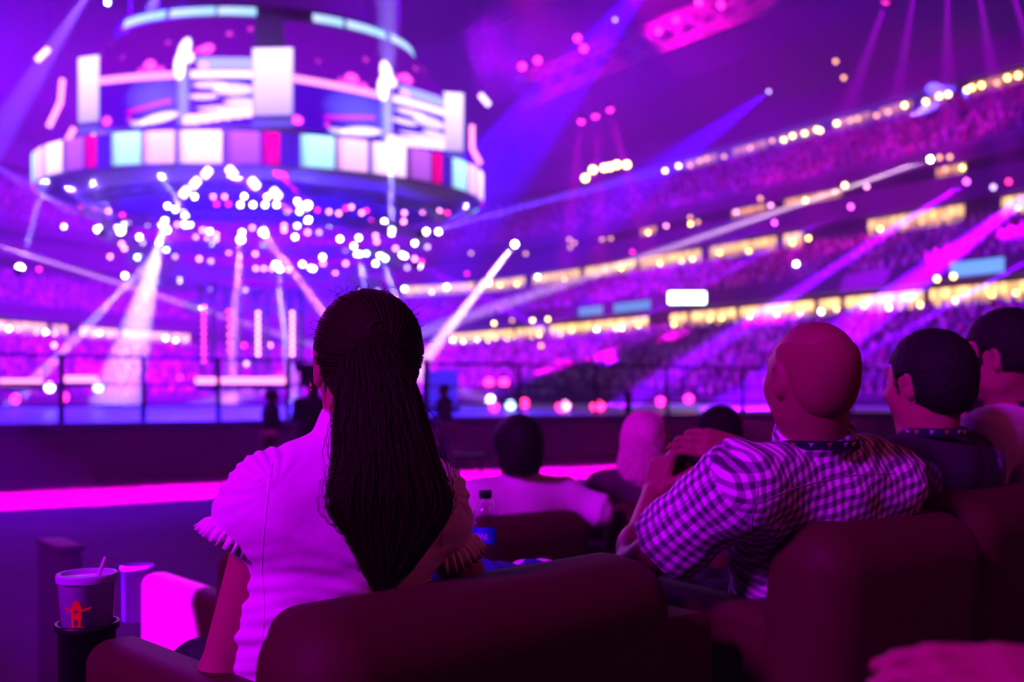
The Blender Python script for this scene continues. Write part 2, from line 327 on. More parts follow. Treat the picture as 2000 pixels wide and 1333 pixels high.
row_lamps([800, 842, 870, 905, 975, 1010, 1060, 1100, 1165, 1180, 1215, 1290, 1330, 1350, 1404, 1460, 1545, 1580, 1720, 1765, 1800, 1845, 1990], 9.6, 12.8, ['warm', 'warm', 'dimwarm'], .14, 'warm lamp along the middle glowing concourse of the stands', 'lamps along the middle concourse')
row_lamps([1115, 1178, 1193, 1265, 1300, 1350, 1440, 1505, 1575, 1627, 1688, 1845, 1885], 9.7, 15.85, ['warm', 'dimwarm', 'pink'], .14, 'warm lamp in the thin suite row just above the middle concourse', 'lamps along the suite row')
row_lamps([1297, 1327, 1350, 1366, 1382, 1416, 1463, 1508, 1532, 1548, 1572, 1596, 1604, 1635, 1658, 1675, 1715, 1737, 1763, 1808, 1835, 1851, 1887, 1899, 1922, 1945, 1965, 1990], 21.2, 24.5, ['warm', 'warm', 'dimwarm'], .19, 'warm lamp in the highest glowing row climbing to the upper right', 'lamps along the highest row')
row_lamps([5, 20, 35, 75, 90, 108, 165, 182, 192, 215, 325, 345, 362], 1.0, 6.75, ['warm', 'white', 'pink'], .16, 'warm lamp in the concourse on the far left stand', 'lamps along the left concourse', True)
for px, py, d, k in [(1348, 425, 75, 'dimwarm'), (1363, 434, 75, 'dimwarm'), (1112, 468, 85, 'dimwarm'), (1122, 475, 85, 'dimwarm'), (1027, 496, 85, 'dimwarm'), (920, 495, 88, 'dimwarm'), (1650, 362, 60, 'warm'), (1555, 516, 60, 'white'), (1050, 541, 80, 'cyan'), (954, 553, 80, 'cyan'), (1150, 607, 80, 'pink'), (1280, 594, 75, 'pink'), (1424, 588, 70, 'lilac'), (1482, 582, 68, 'warm'), (1830, 545, 52, 'warm'), (1862, 540, 52, 'warm'), (1057, 676, 60, 'dimwarm'), (965, 632, 80, 'warm'), (1000, 626, 80, 'dimwarm'), (1040, 626, 80, 'warm'), (1070, 624, 80, 'warm'), (912, 535, 82, 'mag'), (1235, 492, 75, 'mag'), (1485, 388, 68, 'dimwarm'), (1632, 120, 60, 'dimwarm'), (1648, 152, 60, 'dimwarm'), (1855, 307, 55, 'dimwarm'), (1940, 366, 50, 'lilac'), (1970, 355, 50, 'red'), (125, 443, 70, 'warm'), (210, 5, 60, 'cyan'), (1835, 308, 55, 'dimwarm')]:
    nm = dict(dimwarm='faint amber', warm='bright warm', white='white', cyan='pale cyan', pink='pink', lilac='lilac', mag='magenta', red='red')[k]
    where = 'high up by the upper stands' if py < 200 else 'between the upper tiers' if py < 460 else 'over the middle tier' if py < 560 else 'just above the lowest concourse'
    where += ', left of scoreboard' if px < 300 else ' near the stage' if px < 1200 else ', mid right stand' if px < 1700 else ' at far right'
    lamp('aisle_lamp', k, .13, P(px, py, d), nm+' single lamp '+where, 'lamp', nm+' single lamps '+where)
for i, (px, py) in enumerate([(1143, 348), (1158, 332), (1180, 328), (1192, 326), (1205, 322), (1224, 322)]):
    lamp('stand_floodlight', 'warm', .24, P(px, py, 72), 'warm floodlight in the short bright row high in the dark stand', 'lamp', 'floodlights in the short high row')
tb_ = thing('floodlight_bar', P(1185, 322, 72.5), 'dark bar carrying the short bright row of warm floodlights', 'light bar'); part('beam', MB().box(P(1185, 330, 72.5), (1.9, .12, .12)), M['black'], tb_)
bd = thing('video_board', P(1342, 582, 62), 'small brilliant white video board in front of the right stand', 'screen')
part('frame', MB().box(P(1342, 582, 62)+V(0, .12, 0), (1.25, .1, .46)), M['black'], bd); part('screen', MB().rbox(P(1342, 582, 62), (1.15, .04, .36), .03), emat('board_white', (.8, .95, 1), 9), bd)

# ------------------------------------------------------------------ scoreboard
BC = V(-12.4, 50.5); BA, BB, BR = 11.0, 8.0, math.radians(9)
def ring(al, sc, z):
    x, y = BA*sc*math.cos(al), BB*sc*math.sin(al); return V(BC[0]+x*math.cos(BR)-y*math.sin(BR), BC[1]+x*math.sin(BR)+y*math.cos(BR), z)
def al_px(px, sc, z):
    return min((abs(1000+ring(a, sc, z)[0]/ring(a, sc, z)[1]*F-px), a) for a in np.linspace(-PI, 0, 1200))[1]
sb = thing('scoreboard', (BC[0], BC[1], 11.2), 'huge oval hanging scoreboard ringed with glowing screens over the stage', 'scoreboard')
Z = CAMZ
def sheet_part(name, a0, a1, pf, fn, nu, nv, m='scr'):
    mb = MB(); cols = []
    for i in range(nu):
        for j in range(nv):
            mb.add([pf(a0+(a1-a0)*uu/nu, vv/nv) for uu, vv in ((i, j), (i+1, j), (i+1, j+1), (i, j+1))], [(0, 1, 2, 3)]); cols.append(fn((i+.5)/nu, (j+.5)/nv))
    return part(name, mb, M[m], sb, False, cols)
def band(name, a0, a1, lo, hi, fn, nu, nv): return sheet_part(name, a0, a1, lambda a, v: ring(a, lo[0]+(hi[0]-lo[0])*v, lo[1]+(hi[1]-lo[1])*v), fn, nu, nv)
def blob(u, v, cu, cv, ru, rv): return max(0., 1-((u-cu)/ru)**2-((v-cv)/rv)**2)
def screen_fn(u, v):
    c = np.array((.05, .0, .55)) if v < .43 else np.array((.13, .0, .42))*(1-.5*(v-.5))
    c = c+np.array((.10, .12, .8))*blob(u, v, .4, .25, .22, .2)*.8
    if u < .53 and abs(v-.43) < .033: c = np.array((1.7, .42, 1.0))
    if .52 < u < .63: c = c+np.array((.3, .35, .9))*max(0, 1-abs(u-.575)/.05)*(1 if v < .6 else 0)
    c = c+np.array((2.2, 1.7, 2.2))*min(1, 3*blob(u, v, .575, .66, .04, .13))+np.array((2.2, 1.7, 2.2))*min(1, 3*blob(u, v, .55, .5, .035, .12))+np.array((2, 1.3, 1.8))*min(1, 3*blob(u, v, .61, .58, .035, .05))
    if u > .66 and .47 < v < .58: c = c+np.array((.35, .45, 1.3))
    if u > .62 and abs(v-.43) < .035: c = np.array((1.6, 1.05, 1.6))
    for cu, cv, ru, rv in ((.74, .34, .12, .035), (.88, .30, .14, .06), (.7, .24, .1, .03), (.93, .19, .12, .04), (.8, .14, .16, .02)): c = c+np.array((1.1, .75, 1.4))*min(1, 2*blob(u, v, cu, cv, ru, rv))
    c = c+np.array((1.4, 1.0, 1.2))*min(1, 2*blob(u, v, .42, .06+.25*(u-.4), .14, .045))+np.array((.8, .6, 1))*min(1, 2*blob(u, v, .28, .03, .06, .03))
    if u > .57 and abs(v-.03-.2*(u-.57)) < .045: c = np.array((1.6, .9, 1.5))
    if .2 < u < .5 and abs(v-.13-.28*(u-.2)) < .02: c = c+np.array((.7, .0, .5))
    for cu, cv, r, k in ((.06, .07, .032, 2.8), (.22, .07, .018, 1), (.36, .52, .045, 2.4), (.43, .48, .03, 1.2), (.30, .48, .03, .8), (.72, .66, .045, 2.2), (.67, .645, .03, 1.6), (.84, .82, .022, 1), (.7, .5, .028, 2), (.45, .74, .02, .7), (.97, .88, .02, .9), (.17, .62, .015, .5)):
        c = c+np.array((1, .05, .45))*k*min(1, 2*blob(u, v, cu, cv, r, r*1.3))
    return tuple(c)
def corner_fn(u, v):
    g = v; e = min(1, min(u, 1-u)*9+.4); return tuple(e*(np.array((.45, .25, 1.1))*(1-g)+np.array((1.5, 1.05, 1.7))*g)) if v > .16 else ((.12, .08, .7) if v < .1 else (.05, .02, .3))
def ribbon_fn(u, v):
    ee = .75+.5*v
    for a, b, c_ in ((.04, .225, (.55, 1.0, 1.35)), (.235, .41, (1.3, .62, 1.4)), (.43, .655, (1.5, .9, 1.6)), (.67, .84, (.5, .1, .85)), (.85, .94, (1.0, 0, .3))):
        if a < u < b: return tuple(ee*min(1, (u-a)*14+.35)*x for x in c_)
    return (.05, .01, .55)
ZB, ZT = Z+12.0, Z+15.2
CN = [V(-19.2, 45.4), V(-10.6, 44.4), V(-3.1, 50.8), V(-10.5, 57.5), V(-20.5, 53.5)]   # corners of the rounded screen block
def wall(k, t):
    a_, b_ = CN[k % 5], CN[(k+1) % 5]; p = a_+(b_-a_)*t; d = unit(b_-a_); return p+V(d[1], -d[0])*.55*4*t*(1-t)
def topring(k, t):
    p = wall(k, t)-BC[:2]; cr_, sr_ = math.cos(-BR), math.sin(-BR); x, y = p[0]*cr_-p[1]*sr_, p[0]*sr_+p[1]*cr_; return ring(math.atan2(y/BB, x/BA), .69, Z+17.0)
def face_pt(k, t, v):
    w_ = wall(k, t)
    if v <= .62: return V(w_[0], w_[1], ZB+(ZT-ZB)*v/.62)
    e = (v-.62)/.38; return V(w_[0], w_[1], ZT)*(1-e)+topring(k, t)*e
for k in range(5): sheet_part('screen', .06, .9, lambda t, v, k=k: face_pt(k, t, v), screen_fn, 130, 70) if k != 1 and k != 0 else sheet_part('screen', .05, .90 if k == 0 else .95, lambda t, v, k=k: face_pt(k, t, v), screen_fn, 150, 80)
for k, (hw_, dd) in enumerate(((.60, .15), (.92, .25), (.62, .15), (.8, .2), (.8, .2))):
    c0 = CN[k]; n_ = unit(c0-BC[:2]) if k else unit(V(-.35, -1)); n_ = unit(V(-.05, -1)) if k == 1 else (unit(V(.25, -1)) if k == 2 else n_); t_ = V(-n_[1], n_[0]); c0 = c0+n_*dd
    sheet_part('corner_screen', -1, 1, lambda a, v: V(*(c0+t_*a*hw_), ZB-.15+(ZT-ZB+.3)*v), corner_fn, 20, 40)
R_ = lambda px: al_px(px, 1, Z+10.5); r0, r1, r2 = R_(205), R_(570), R_(860)
per = r1-r0
for k in range(-2, 4): band('ribbon_screen', r0+per*k, r0+per*(k+1)-.004, (1.0, Z+9.85), (1.0, Z+11.25), ribbon_fn, 90, 14)
T_ = lambda px: al_px(px, .68, Z+17.2)
for a, b in ((240, 322), (330, 420), (425, 500), (612, 672), (678, 755), (765, 835)):
    band('light_strip', T_(a), T_(b), (.68, Z+17.15), (.67, Z+17.55), lambda u, v: (.5*(1.3-.5*u), .75, 1.3), 10, 2)
# body behind the screens, open ring plates and truss
mb = MB(); n = 96; vs = []; fs = []; prof = [(.98, Z+9.8), (.98, Z+11.3), (.70, Z+11.4), (.60, Z+16.7), (.66, Z+17.1), (.66, Z+17.7), (.3, Z+17.9), (.3, Z+10.4), (.98, Z+9.8)]
for i in range(n):
    for sc, z in prof: vs.append(ring(2*PI*i/n, sc, z))
k = len(prof)
for i in range(n):
    for j in range(k-1): fs.append((i*k+j, ((i+1) % n)*k+j, ((i+1) % n)*k+j+1, i*k+j+1))
part('body', mb.add(vs, fs), M['under'], sb)
mb = MB()
for a in np.linspace(0, 2*PI, 9)[:-1]: mb.tube(ring(a, .6, Z+17.7), ring(a, .62, 39.8), .06, n=6)
part('hanging_cable', mb, M['truss'], sb)['kind'] = 'stuff'
# strip lights and lit side screen edges beside the board
for i, (a, b) in enumerate([((95, 95), (72, 118)), ((938, 185), (955, 205))]):
    t = thing('hanging_light_bar', P(*a, 46), ['short pale hanging light bar left of the scoreboard', 'short pale hanging light bar right of the scoreboard'][i], 'light bar')
    part('tube', MB().tube(P(*a, 46), P(*b, 46), .12), EW['lilac'], t); part('cable', MB().tube(P(*a, 46), P(*a, 46)*V(1, 1, 0)+V(0, 0, 39.8), .02, n=5), M['black'], t)
for i, pts in enumerate([[(122, 155), (118, 200), (95, 248)], [(145, 250), (118, 300), (105, 318)], [(922, 245), (922, 290), (938, 320)], [(905, 330), (925, 370), (938, 388)]]):
    q = [P(x, y, 49 if i < 2 else 53) for x, y in pts]
    part('side_screen_edge', MB().path(q, .13, 8), M['ledpink'], sb)  # glowing tubes for the lit edges of the side screens

# ------------------------------------------------------------------ rig under the scoreboard
z2 = lambda X, Y: (X/2.222, 380+Y/2.222)
RIG = dict(white=[(845, 10), (727, 50), (797, 80), (727, 155), (825, 130), (1043, 45), (1098, 45), (1150, 45), (1200, 45), (605, 185), (690, 215), (542, 352), (780, 373), (508, 143), (1050, 165), (1050, 195), (1140, 148), (1150, 172), (1280, 185), (1475, 193), (1535, 225), (1668, 118), (1850, 160), (1903, 162), (1800, 212), (1757, 268), (1745, 262), (1400, 272), (1312, 303), (1360, 322), (1350, 320), (1215, 325), (1290, 30), (1300, 45), (1938, 402), (440, 5), (1060, 8), (1160, 10), (760, 65)],
           cyan=[(700, 130), (910, 160), (722, 243), (610, 268), (597, 272), (85, 313), (420, 150), (1140, 215), (1290, 135), (1557, 188), (1590, 255), (1630, 300), (1672, 278), (1700, 150), (1428, 133), (1300, 75), (1755, 410), (920, 212), (215, 838), (430, 838)],
           lilac=[(1245, 80), (1855, 228), (1767, 318), (850, 185), (620, 210), (915, 290), (1385, 165), (1560, 425), (1640, 415), (1065, 415), (915, 412), (1070, 735), (560, 125), (640, 130), (760, 270), (900, 190), (1500, 240)],
           pink=[(470, 75), (1330, 62), (1428, 75), (1470, 82), (1525, 55), (1570, 80), (1752, 118), (1233, 135), (1233, 155), (1335, 165), (1095, 145), (880, 155), (938, 175), (938, 195), (528, 215), (540, 235), (993, 250), (1108, 258), (1110, 322), (1145, 322), (1180, 322), (1252, 328), (1630, 180), (1635, 205), (1717, 235), (1800, 280), (1402, 300), (1455, 345), (1500, 300), (865, 280), (975, 10), (925, 10), (770, 130), (1170, 655), (1298, 738), (235, 655), (478, 270), (1910, 68), (1835, 75), (1755, 80)],
           mag=[(355, 50), (410, 65), (532, 90), (940, 42), (992, 42), (1378, 68), (1610, 115), (1942, 80), (1590, 70), (1830, 292), (1500, 60), (170, 325), (990, 510), (1060, 655), (1155, 425), (925, 490), (780, 795)])
LV = [Z+z for z in (10.2, 9.4, 8.6, 7.9, 7.2, 6.6, 6.0, 5.4, 4.8, 4.2, 3.6, 3.0)]
nmk = dict(white='white', cyan='pale cyan', lilac='soft lilac', pink='pink', mag='deep magenta')
cnt = {}
rigpos = []
for k, lst in RIG.items():
    for X, Y in lst:
        px, py = z2(X, Y)
        if py > 640 and py < 770: d = 44; p = P(px, py, d)
        elif py >= 690: p = P(px, py, 36)
        else:
            z = min(LV, key=lambda q: abs((q-CAMZ)*F/(770-py)-50)); p = P(px, py, (z-CAMZ)*F/(770-py))
        rigpos.append(p)
        side = 'left part' if px < 300 else 'middle' if px < 620 else 'right part'
        lab = f'{nmk[k]} round stage light in the {side} of the rig below the scoreboard'
        lamp('stage_light', k, .10, p, lab, 'stage light', f'{nmk[k]} stage lights, {side} of the rig')
for X, Y in ((808, 675), (763, 715), (722, 752), (905, 672), (993, 717), (1078, 757)):
    s_ = 1 if X < 860 else -1; q0 = P(X/2-s_*6, Y/2+7, 42.5); q1 = P(X/2+s_*6, Y/2-7, 42.5)
    t = thing('batten_light', q0, 'slanted pinkish white batten light in the %s slope of the peaked rig' % ('left' if s_ > 0 else 'right'), 'stage light', 'slanted batten lights, %s slope' % ('left' if s_ > 0 else 'right'))
    part('tube', MB().tube(q0, q1, .14, n=8), emat('batten_glow', (1, .62, .9), 8), t); part('housing', MB().tube(q0+V(0, .22, 0), q1+V(0, .22, 0), .12, n=8), M['black'], t)
def truss(name, pts, label, wd=.35, closed=False):
    t = thing(name, pts[0], label, 'truss'); ch = MB(); web = MB(); m = len(pts)
    offs = [(wd/2, wd/2), (-wd/2, wd/2), (wd/2, -wd/2), (-wd/2, -wd/2)]; rails = []
    for a, b in offs:
        L = []
        for i, p in enumerate(pts):
            tg = np.array(pts[min(i+1, m-1)])-np.array(pts[max(i-1, 0)]); up = V(0, 0, 1) if abs(unit(tg)[2]) < .9 else V(0, 1, 0)
            s_ = unit(np.cross(tg, up)); u_ = unit(np.cross(s_, tg)); L.append(np.array(p)+s_*a+u_*b)
        rails.append(L); ch.path(L, .04, 5)
    for i in range(m-1):
        for a, b in ((0, 1), (1, 3), (3, 2), (2, 0)): web.tube(rails[a][i], rails[b][i+1], .022, n=4)
    part('chord', ch, M['truss'], t); part('lattice', web, M['truss'], t); return t
nm_ = ['topmost', 'second', 'third', 'fourth', 'fifth', 'lowest']
for li, z in enumerate([Z+10.0, Z+8.8, Z+7.6, Z+6.4, Z+5.2, Z+4.0]):
    sc = [.62, .8, .72, .6, .5, .35][li]; pts = [ring(a, sc, z+.35) for a in np.linspace(0, 2*PI, 41)]
    truss('lighting_truss', pts, f'curved aluminium lighting truss under the scoreboard, {nm_[li]} of the rings')
# LED towers on the stage
TOWER = [emat('tower_magenta', (1, .05, .5), 6), emat('tower_pink', (1, .3, .7), 9)]
for ti, (px, y0, y1, n) in enumerate([(398, 600, 705, 9), (448, 608, 700, 7), (504, 612, 692, 8), (571, 612, 692, 8)]):
    a, b = P(px, y0-50, 40), P(px, 770, 40); t = truss('led_tower', [a*(1-k/12)+b*k/12+V(0, .5, 0) for k in range(13)], f'tall stage truss tower with a column of pink lights, {["leftmost","second from left","third from left","rightmost"][ti]} of four', .5)
    for k in range(n): part('lamp', MB().rbox(P(px, y0+(y1-y0)*k/(n-1), 40), (.06, .04, .06), .03, n=2), TOWER[ti > 1], t)
for i, (a, b, y, d) in enumerate([(382, 566, 744, 38), (0, 82, 747, 38), (125, 190, 741, 38), (395, 470, 741, 42), (-20, 10, 747, 36)][:3]):
    t = thing('led_bar', P((a+b)/2, y, d), ['long glowing pink LED bar at the foot of the towers', 'glowing pink LED bar at the left edge of the photo', 'short glowing pink LED bar left of the towers'][i], 'light bar')
    w2 = (b-a)/F*d/2; part('tube', MB().rbox(P((a+b)/2, y, d), (w2, .08, .12), .05, n=2), M['ledpink'], t); part('bracket', MB().box(P((a+b)/2, y, d)+V(0, .2, -.2), (w2, .1, .12)), M['black'], t)
for i, (px, py, k, nm) in enumerate([(955, 748, 'red', 'upper left of the pair'), (984, 748, 'red', 'upper right of the pair'), (965, 795, 'mag', 'leftmost low one'), (997, 792, 'softcyan', 'pale blue one'), (1024, 788, 'red', 'round one'), (1095, 795, 'red', 'wide one, left half'), (1104, 793, 'pink', 'wide one, right half'), (1163, 794, 'red', 'double one, left half'), (1172, 793, 'red', 'double one, right half'), (1290, 785, 'mag', 'faint one'), (1345, 780, 'mag', 'faintest one right of the rest'), (97, 757, 'soft', 'white one at left'), (192, 757, 'softcyan', 'cyan one at left'), (30, 780, 'mag', 'dim one far left'), (125, 776, 'mag', 'dim one at left')]):
    p = P(px, py, 27); lamp('floor_light', k, .13, p, f'small glowing floor light behind the stage rail, {nm}', 'stage light', 'floor lights behind the rail')
# ------------------------------------------------------------------ stage platform and guard rail
fr = [V(-14, 12.2), V(-8.2, 15.9), V(-3.2, 19.4), V(1.17, 22.4), V(6, 24.6), V(14, 27.2), V(26, 30)]
def poly(pts, z0, z1, m, name, dep=None):
    mb = MB(); n = len(pts); back = [p+unit(V(-.45, .9))*dep for p in pts]; vs = []
    for p, q in zip(pts, back): vs += [(*p, z0), (*p, z1), (*q, z1), (*q, z0)]
    fs = []
    for i in range(n-1):
        for j in range(4): fs.append((i*4+j, (i+1)*4+j, (i+1)*4+(j+1) % 4, i*4+(j+1) % 4))
    return mb.add(vs, fs)
stg = thing('stage', (*fr[2], 0), 'long dark stage platform with a guard rail running along its edge', 'stage')
part('deck', poly(fr, .92, 1.02, M['deck'], 'deck', 26), M['deck'], stg, False)
part('skirt', poly(fr, .16, .92, M['skirt'], 'skirt', .06), M['skirt'], stg, False)
part('base_rail', poly([p-V(.04, .05) for p in fr], .1, .2, M['black'], 'b', .12), M['black'], stg, False)
for i in range(len(fr)-1):
    nseg = max(1, int(np.linalg.norm(fr[i+1]-fr[i])/3.0))
    for k in range(nseg):
        p = fr[i]+(fr[i+1]-fr[i])*(k+.5)/nseg; part('support_leg', MB().box((p[0], p[1]+.1, .06), (.09, .09, .07)), M['black'], stg, False)
gr = thing('guard_rail', (*fr[2], 1.02), 'dark horizontal guard rail with posts standing on the stage edge', 'railing')
fi = [f+V(-.05, .15) for f in fr]
for z, r in ((2.14, .028), (1.66, .018), (1.3, .018)): part('rail', MB().path([(*p, z) for p in fi], r, 8), M['rail'], gr)
def on_front(px):
    for a, b in zip(fi[:-1], fi[1:]):
        for k in range(60):
            p = a+(b-a)*k/60
            if 1000+p[0]/p[1]*F >= px: return p
for px in (-60, 115, 280, 425, 560, 700, 1013, 1160, 1300, 1450, 1560, 1660, 1800, 1950):
    p = on_front(px)
    if p is not None: part('post', MB().box((p[0], p[1], 1.58), (.035, .035, .56)), M['rail'], gr, False)
for px, wdt, zt, lab in ((829, .06, 2.2, 'thick dark post on the stage edge right of the ponytail'), (1225, .08, 1.55, 'short dark bollard on the stage edge above the blonde head')):
    p = on_front(px)+V(0, .2); t = thing('stage_post', (*p, 1.02), lab, 'post'); part('column', MB().box((*p, (1.02+zt)/2), (wdt, wdt, (zt-1.02)/2)), M['black'], t, False); part('cap', MB().box((*p, zt+.01), (wdt*1.3, wdt*1.3, .015)), M['black'], t, False)
p = P(860, 778, 26)+V(0, 0, .24); t = thing('blue_screen', p, 'glowing deep blue panel behind the rail right of the ponytail', 'screen'); part('panel', MB().box(p, (.45, .04, .48)), emat('deep_blue_glow', (.06, .02, 1), .9), t, False); part('stand', MB().box(p-V(0, -.1, .5), (.5, .1, .1)), M['black'], t, False)
# unseen magenta area lights added to lay the lit stripe before the stage
for a, b in ((V(-13.5, 11.0), V(-2.4, 18.1)), (V(-2.2, 18.3), V(7.5, 23.2))):
    m_ = (a+b)/2; dr = unit(b-a); nn = V(dr[1], -dr[0])
    l = bpy.data.lights.new('floor_stripe_light', 'AREA'); l.shape = 'RECTANGLE'; l.size = np.linalg.norm(b-a); l.size_y = 2.5; l.energy = 1700; l.color = (1, 0, .6); l.spread = math.radians(16)
    o = bpy.data.objects.new('floor_stripe_light', l); COL.objects.link(o); o.location = (*(m_+nn*.95), .95)
    zax = Vector((0, 0, 1)); xax = Vector((dr[0], dr[1], 0)); yax = zax.cross(xax); o.rotation_euler = Matrix((xax, yax, zax)).transposed().to_euler()

# ------------------------------------------------------------------ beams: real spot lamps in the haze
def beam(px, py, d, qx, qy, qd, col, e, ang, label, lens='white', r=.14, name='beam_light'):
    p = P(px, py, d); q = P(qx, qy, qd); dr = unit(q-p); e = e*8/ang
    t = thing(name, p, label, 'stage light'); part('housing', MB().tube(p-dr*.1, p-dr*.5, r*1.3, r*.9, 10), M['black'], t); part('lens', MB().sph(p-dr*.1, r, 6), EW[lens], t)
    s = spot('beam', p+dr*.12, q, col, e, ang, .06, .25); s.parent = t; s.location = tuple(dr*.12)
WH, VI, BL, MG, LB = (1, .95, .8), (.21, 0, 1), (.1, .06, 1), (1, 0, .7), (.33, .42, 1)
E0 = 1.1e6
beam(1815, 312, 60, 1000, 590, 52, WH, 2.8*E0, 1.2, 'white beam lamp high in the right stand with a long straight grey beam', 'hot')
beam(1005, 478, 62, 820, 715, 46, WH, 2.2*E0, 2.2, 'white beam lamp throwing a short bright beam down behind the ponytail', 'hot')
beam(-60, 462, 40, 300, 575, 46, (1, .75, .7), 1.8*E0, 1.6, 'lamp beyond the left edge throwing a pale diagonal beam', 'hot')
beam(1886, 356, 52, 1080, 880, 40, VI, 5*E0, 2.2, 'violet beam lamp below the long white beam at right', 'violet')
beam(2060, 345, 46, 1350, 880, 30, VI, 6.5*E0, 4.0, 'violet beam lamp just beyond the right edge with the widest beam', 'violet')
beam(1660, 405, 58, 1120, 690, 50, VI, 1.6*E0, 1.3, 'violet beam lamp in the middle of the right stand', 'violet')
beam(1511, 436, 62, 1050, 640, 56, VI, 1.2*E0, 1.2, 'violet beam lamp nearest the start of the middle concourse', 'violet')
beam(2040, 490, 44, 1500, 800, 34, VI, 1.4*E0, 1.6, 'low violet beam lamp at the right edge', 'violet')
for i, (px, py) in enumerate([(1135, 239), (1163, 229), (1192, 216)]):
    beam(px, py, 66, px+[-18, 5, 50][i], 400, 66, MG, .28*E0, 9, f'small magenta downlight in the row of three, {["left","middle","right"][i]} one', 'mag', .22)
for i, (px, qx) in enumerate([(1730, 1640), (1787, 1740), (1850, 1850), (1910, 1960), (1975, 2060)]):
    beam(px, 2 if i == 0 else -25, 44, qx, 260, 50, (.6, 0, 1), .25*E0, 9, f'magenta roof downlight, {["first","second","third","fourth","fifth"][i]} from the left along the top right', 'mag', .2)
RB = [(235, 450, 50, 160, 320, 46, LB, .8, 2.2, 'u'), (360, 418, 50, 290, 300, 44, LB, .9, 2.2, 'u'), (765, 452, 50, 762, 330, 44, LB, .9, 2.4, 'u'), (322, 435, 50, 262, 660, 44, LB, 1.5, 10, 'd'), (360, 440, 50, 110, 700, 46, LB, 1.3, 3.0, 'd'), (470, 470, 50, 455, 690, 44, (.8, .4, 1), .8, 4, 'd'),
      (540, 520, 48, 562, 700, 44, LB, .7, 4, 'd'), (515, 455, 50, 690, 690, 44, (.8, .4, 1), 1.0, 3, 'd'), (700, 500, 50, 745, 700, 46, LB, .9, 3.5, 'd'), (745, 500, 50, 815, 700, 44, LB, 1.3, 2.6, 'd'), (830, 455, 50, 1300, 330, 60, BL, 1.6, 2.5, 'r'), (857, 452, 50, 990, 330, 56, BL, 1.2, 2.2, 'r'),
      (820, 520, 52, 960, 590, 56, VI, 1.2, 3, 'r'), (240, 440, 50, 0, 280, 46, BL, 1.8, 3.5, 'l'), (190, 447, 48, 0, 330, 46, BL, 1.4, 2.5, 'l'), (40, 520, 46, 80, 380, 46, LB, .5, 3.5, 'l'), (600, 430, 50, 480, 360, 48, (.9, .2, 1), .8, 4, 'u'), (470, 330, 46, 360, 440, 46, MG, .7, 4, 'd'), (600, 400, 50, 520, 310, 44, (.6, 0, 1), .6, 4, 'u')]
wd_ = dict(u='shining up onto the scoreboard', d='shining down onto the stage', r='throwing its beam to the right', l='throwing its beam to the left')
cn = {}
ords = ['first', 'second', 'third', 'fourth', 'fifth', 'sixth', 'seventh', 'eighth']
tot = sorted(range(len(RB)), key=lambda i: RB[i][0]); order = {}
for i in tot: k = RB[i][9]; cn[k] = cn.get(k, 0)+1; order[i] = cn[k]
for i, b in enumerate(RB): beam(*b[:6], b[6], b[7]*E0*2.2, b[8], f'rig lamp {wd_[b[9]]}, {ords[order[i]-1]} of these from the left', 'white', .16, 'moving_head_light')
for i, b in enumerate([(330, -60, 48, 110, 420, 44, (.1, .12, 1), 2.2, 9), (200, -60, 44, 0, 260, 40, (.15, .1, 1), 1.2, 7), (1300, -80, 60, 900, 420, 50, (.03, .0, 1), 3.2, 12), (1200, 40, 70, 700, 560, 60, (.05, 0, 1), 2, 8), (1500, 180, 66, 1250, 360, 62, (.04, 0, 1), 1.5, 12)]):
    beam(*b[:6], b[6], b[7]*E0, b[8], 'blue roof lamp with a wide beam, ' + ['right above the scoreboard', 'at the top left corner', 'above the dark gap right of the scoreboard', 'over the left end of the right stand', 'by the blue glow on the upper stand'][i], 'lilac', .12, 'roof_light')
# pink-lit roof truss
truss('roof_truss', [P(1010+k*42, 185-k*17.5, 58) for k in range(13)], 'roof truss glowing magenta at the top centre', 1.4)
truss('roof_truss', [P(1230+k*40, 95-k*15, 54) for k in range(9)], 'second magenta-lit roof truss in front of the longer one at the top', 1.2)
spot('truss_wash_light', P(1180, -80, 50), P(1340, 40, 55), (1, 0, .5), 75000, 40, .3)
spot('truss_wash_light', P(980, -60, 52), P(1110, 130, 58), (1, 0, .5), 25000, 40, .3)
for i, (px, py) in enumerate([(1408, 10), (1365, 5), (1128, 75), (1140, 95), (1050, 118), (1285, 60), (1320, 40), (1020, 130)]):
    lamp('roof_spotlight', 'mag', .2, P(px, py, 55), 'magenta spotlight on the glowing roof truss at the top', 'stage light', 'magenta spotlights on the roof truss')
# ------------------------------------------------------------------ soft-body modelling: blended solids turned into one continuous mesh
def smin(a, b, k):
    if k <= 0: return np.minimum(a, b)
    h = np.clip(.5+.5*(b-a)/k, 0, 1); return b*(1-h)+a*h-k*h*(1-h)
def Dcone(X, a, b, ra, rb, flat=False):
    ab = b-a; L2 = ab@ab; q = X-a; t = (q@ab)/L2; tc = np.clip(t, 0, 1); d = np.linalg.norm(q-tc[..., None]*ab, axis=-1)-(ra+(rb-ra)*tc)
    if flat: L = L2**.5; d = np.maximum(np.linalg.norm(q-t[..., None]*ab, axis=-1)-(ra+(rb-ra)*tc), np.maximum(-t, t-1)*L)
    return d
def Dell(X, c, r, R=None):
    q = X-c; q = q if R is None else q@R; k0 = np.linalg.norm(q/r, axis=-1); k1 = np.linalg.norm(q/(r*r), axis=-1)+1e-9; return k0*(k0-1)/k1
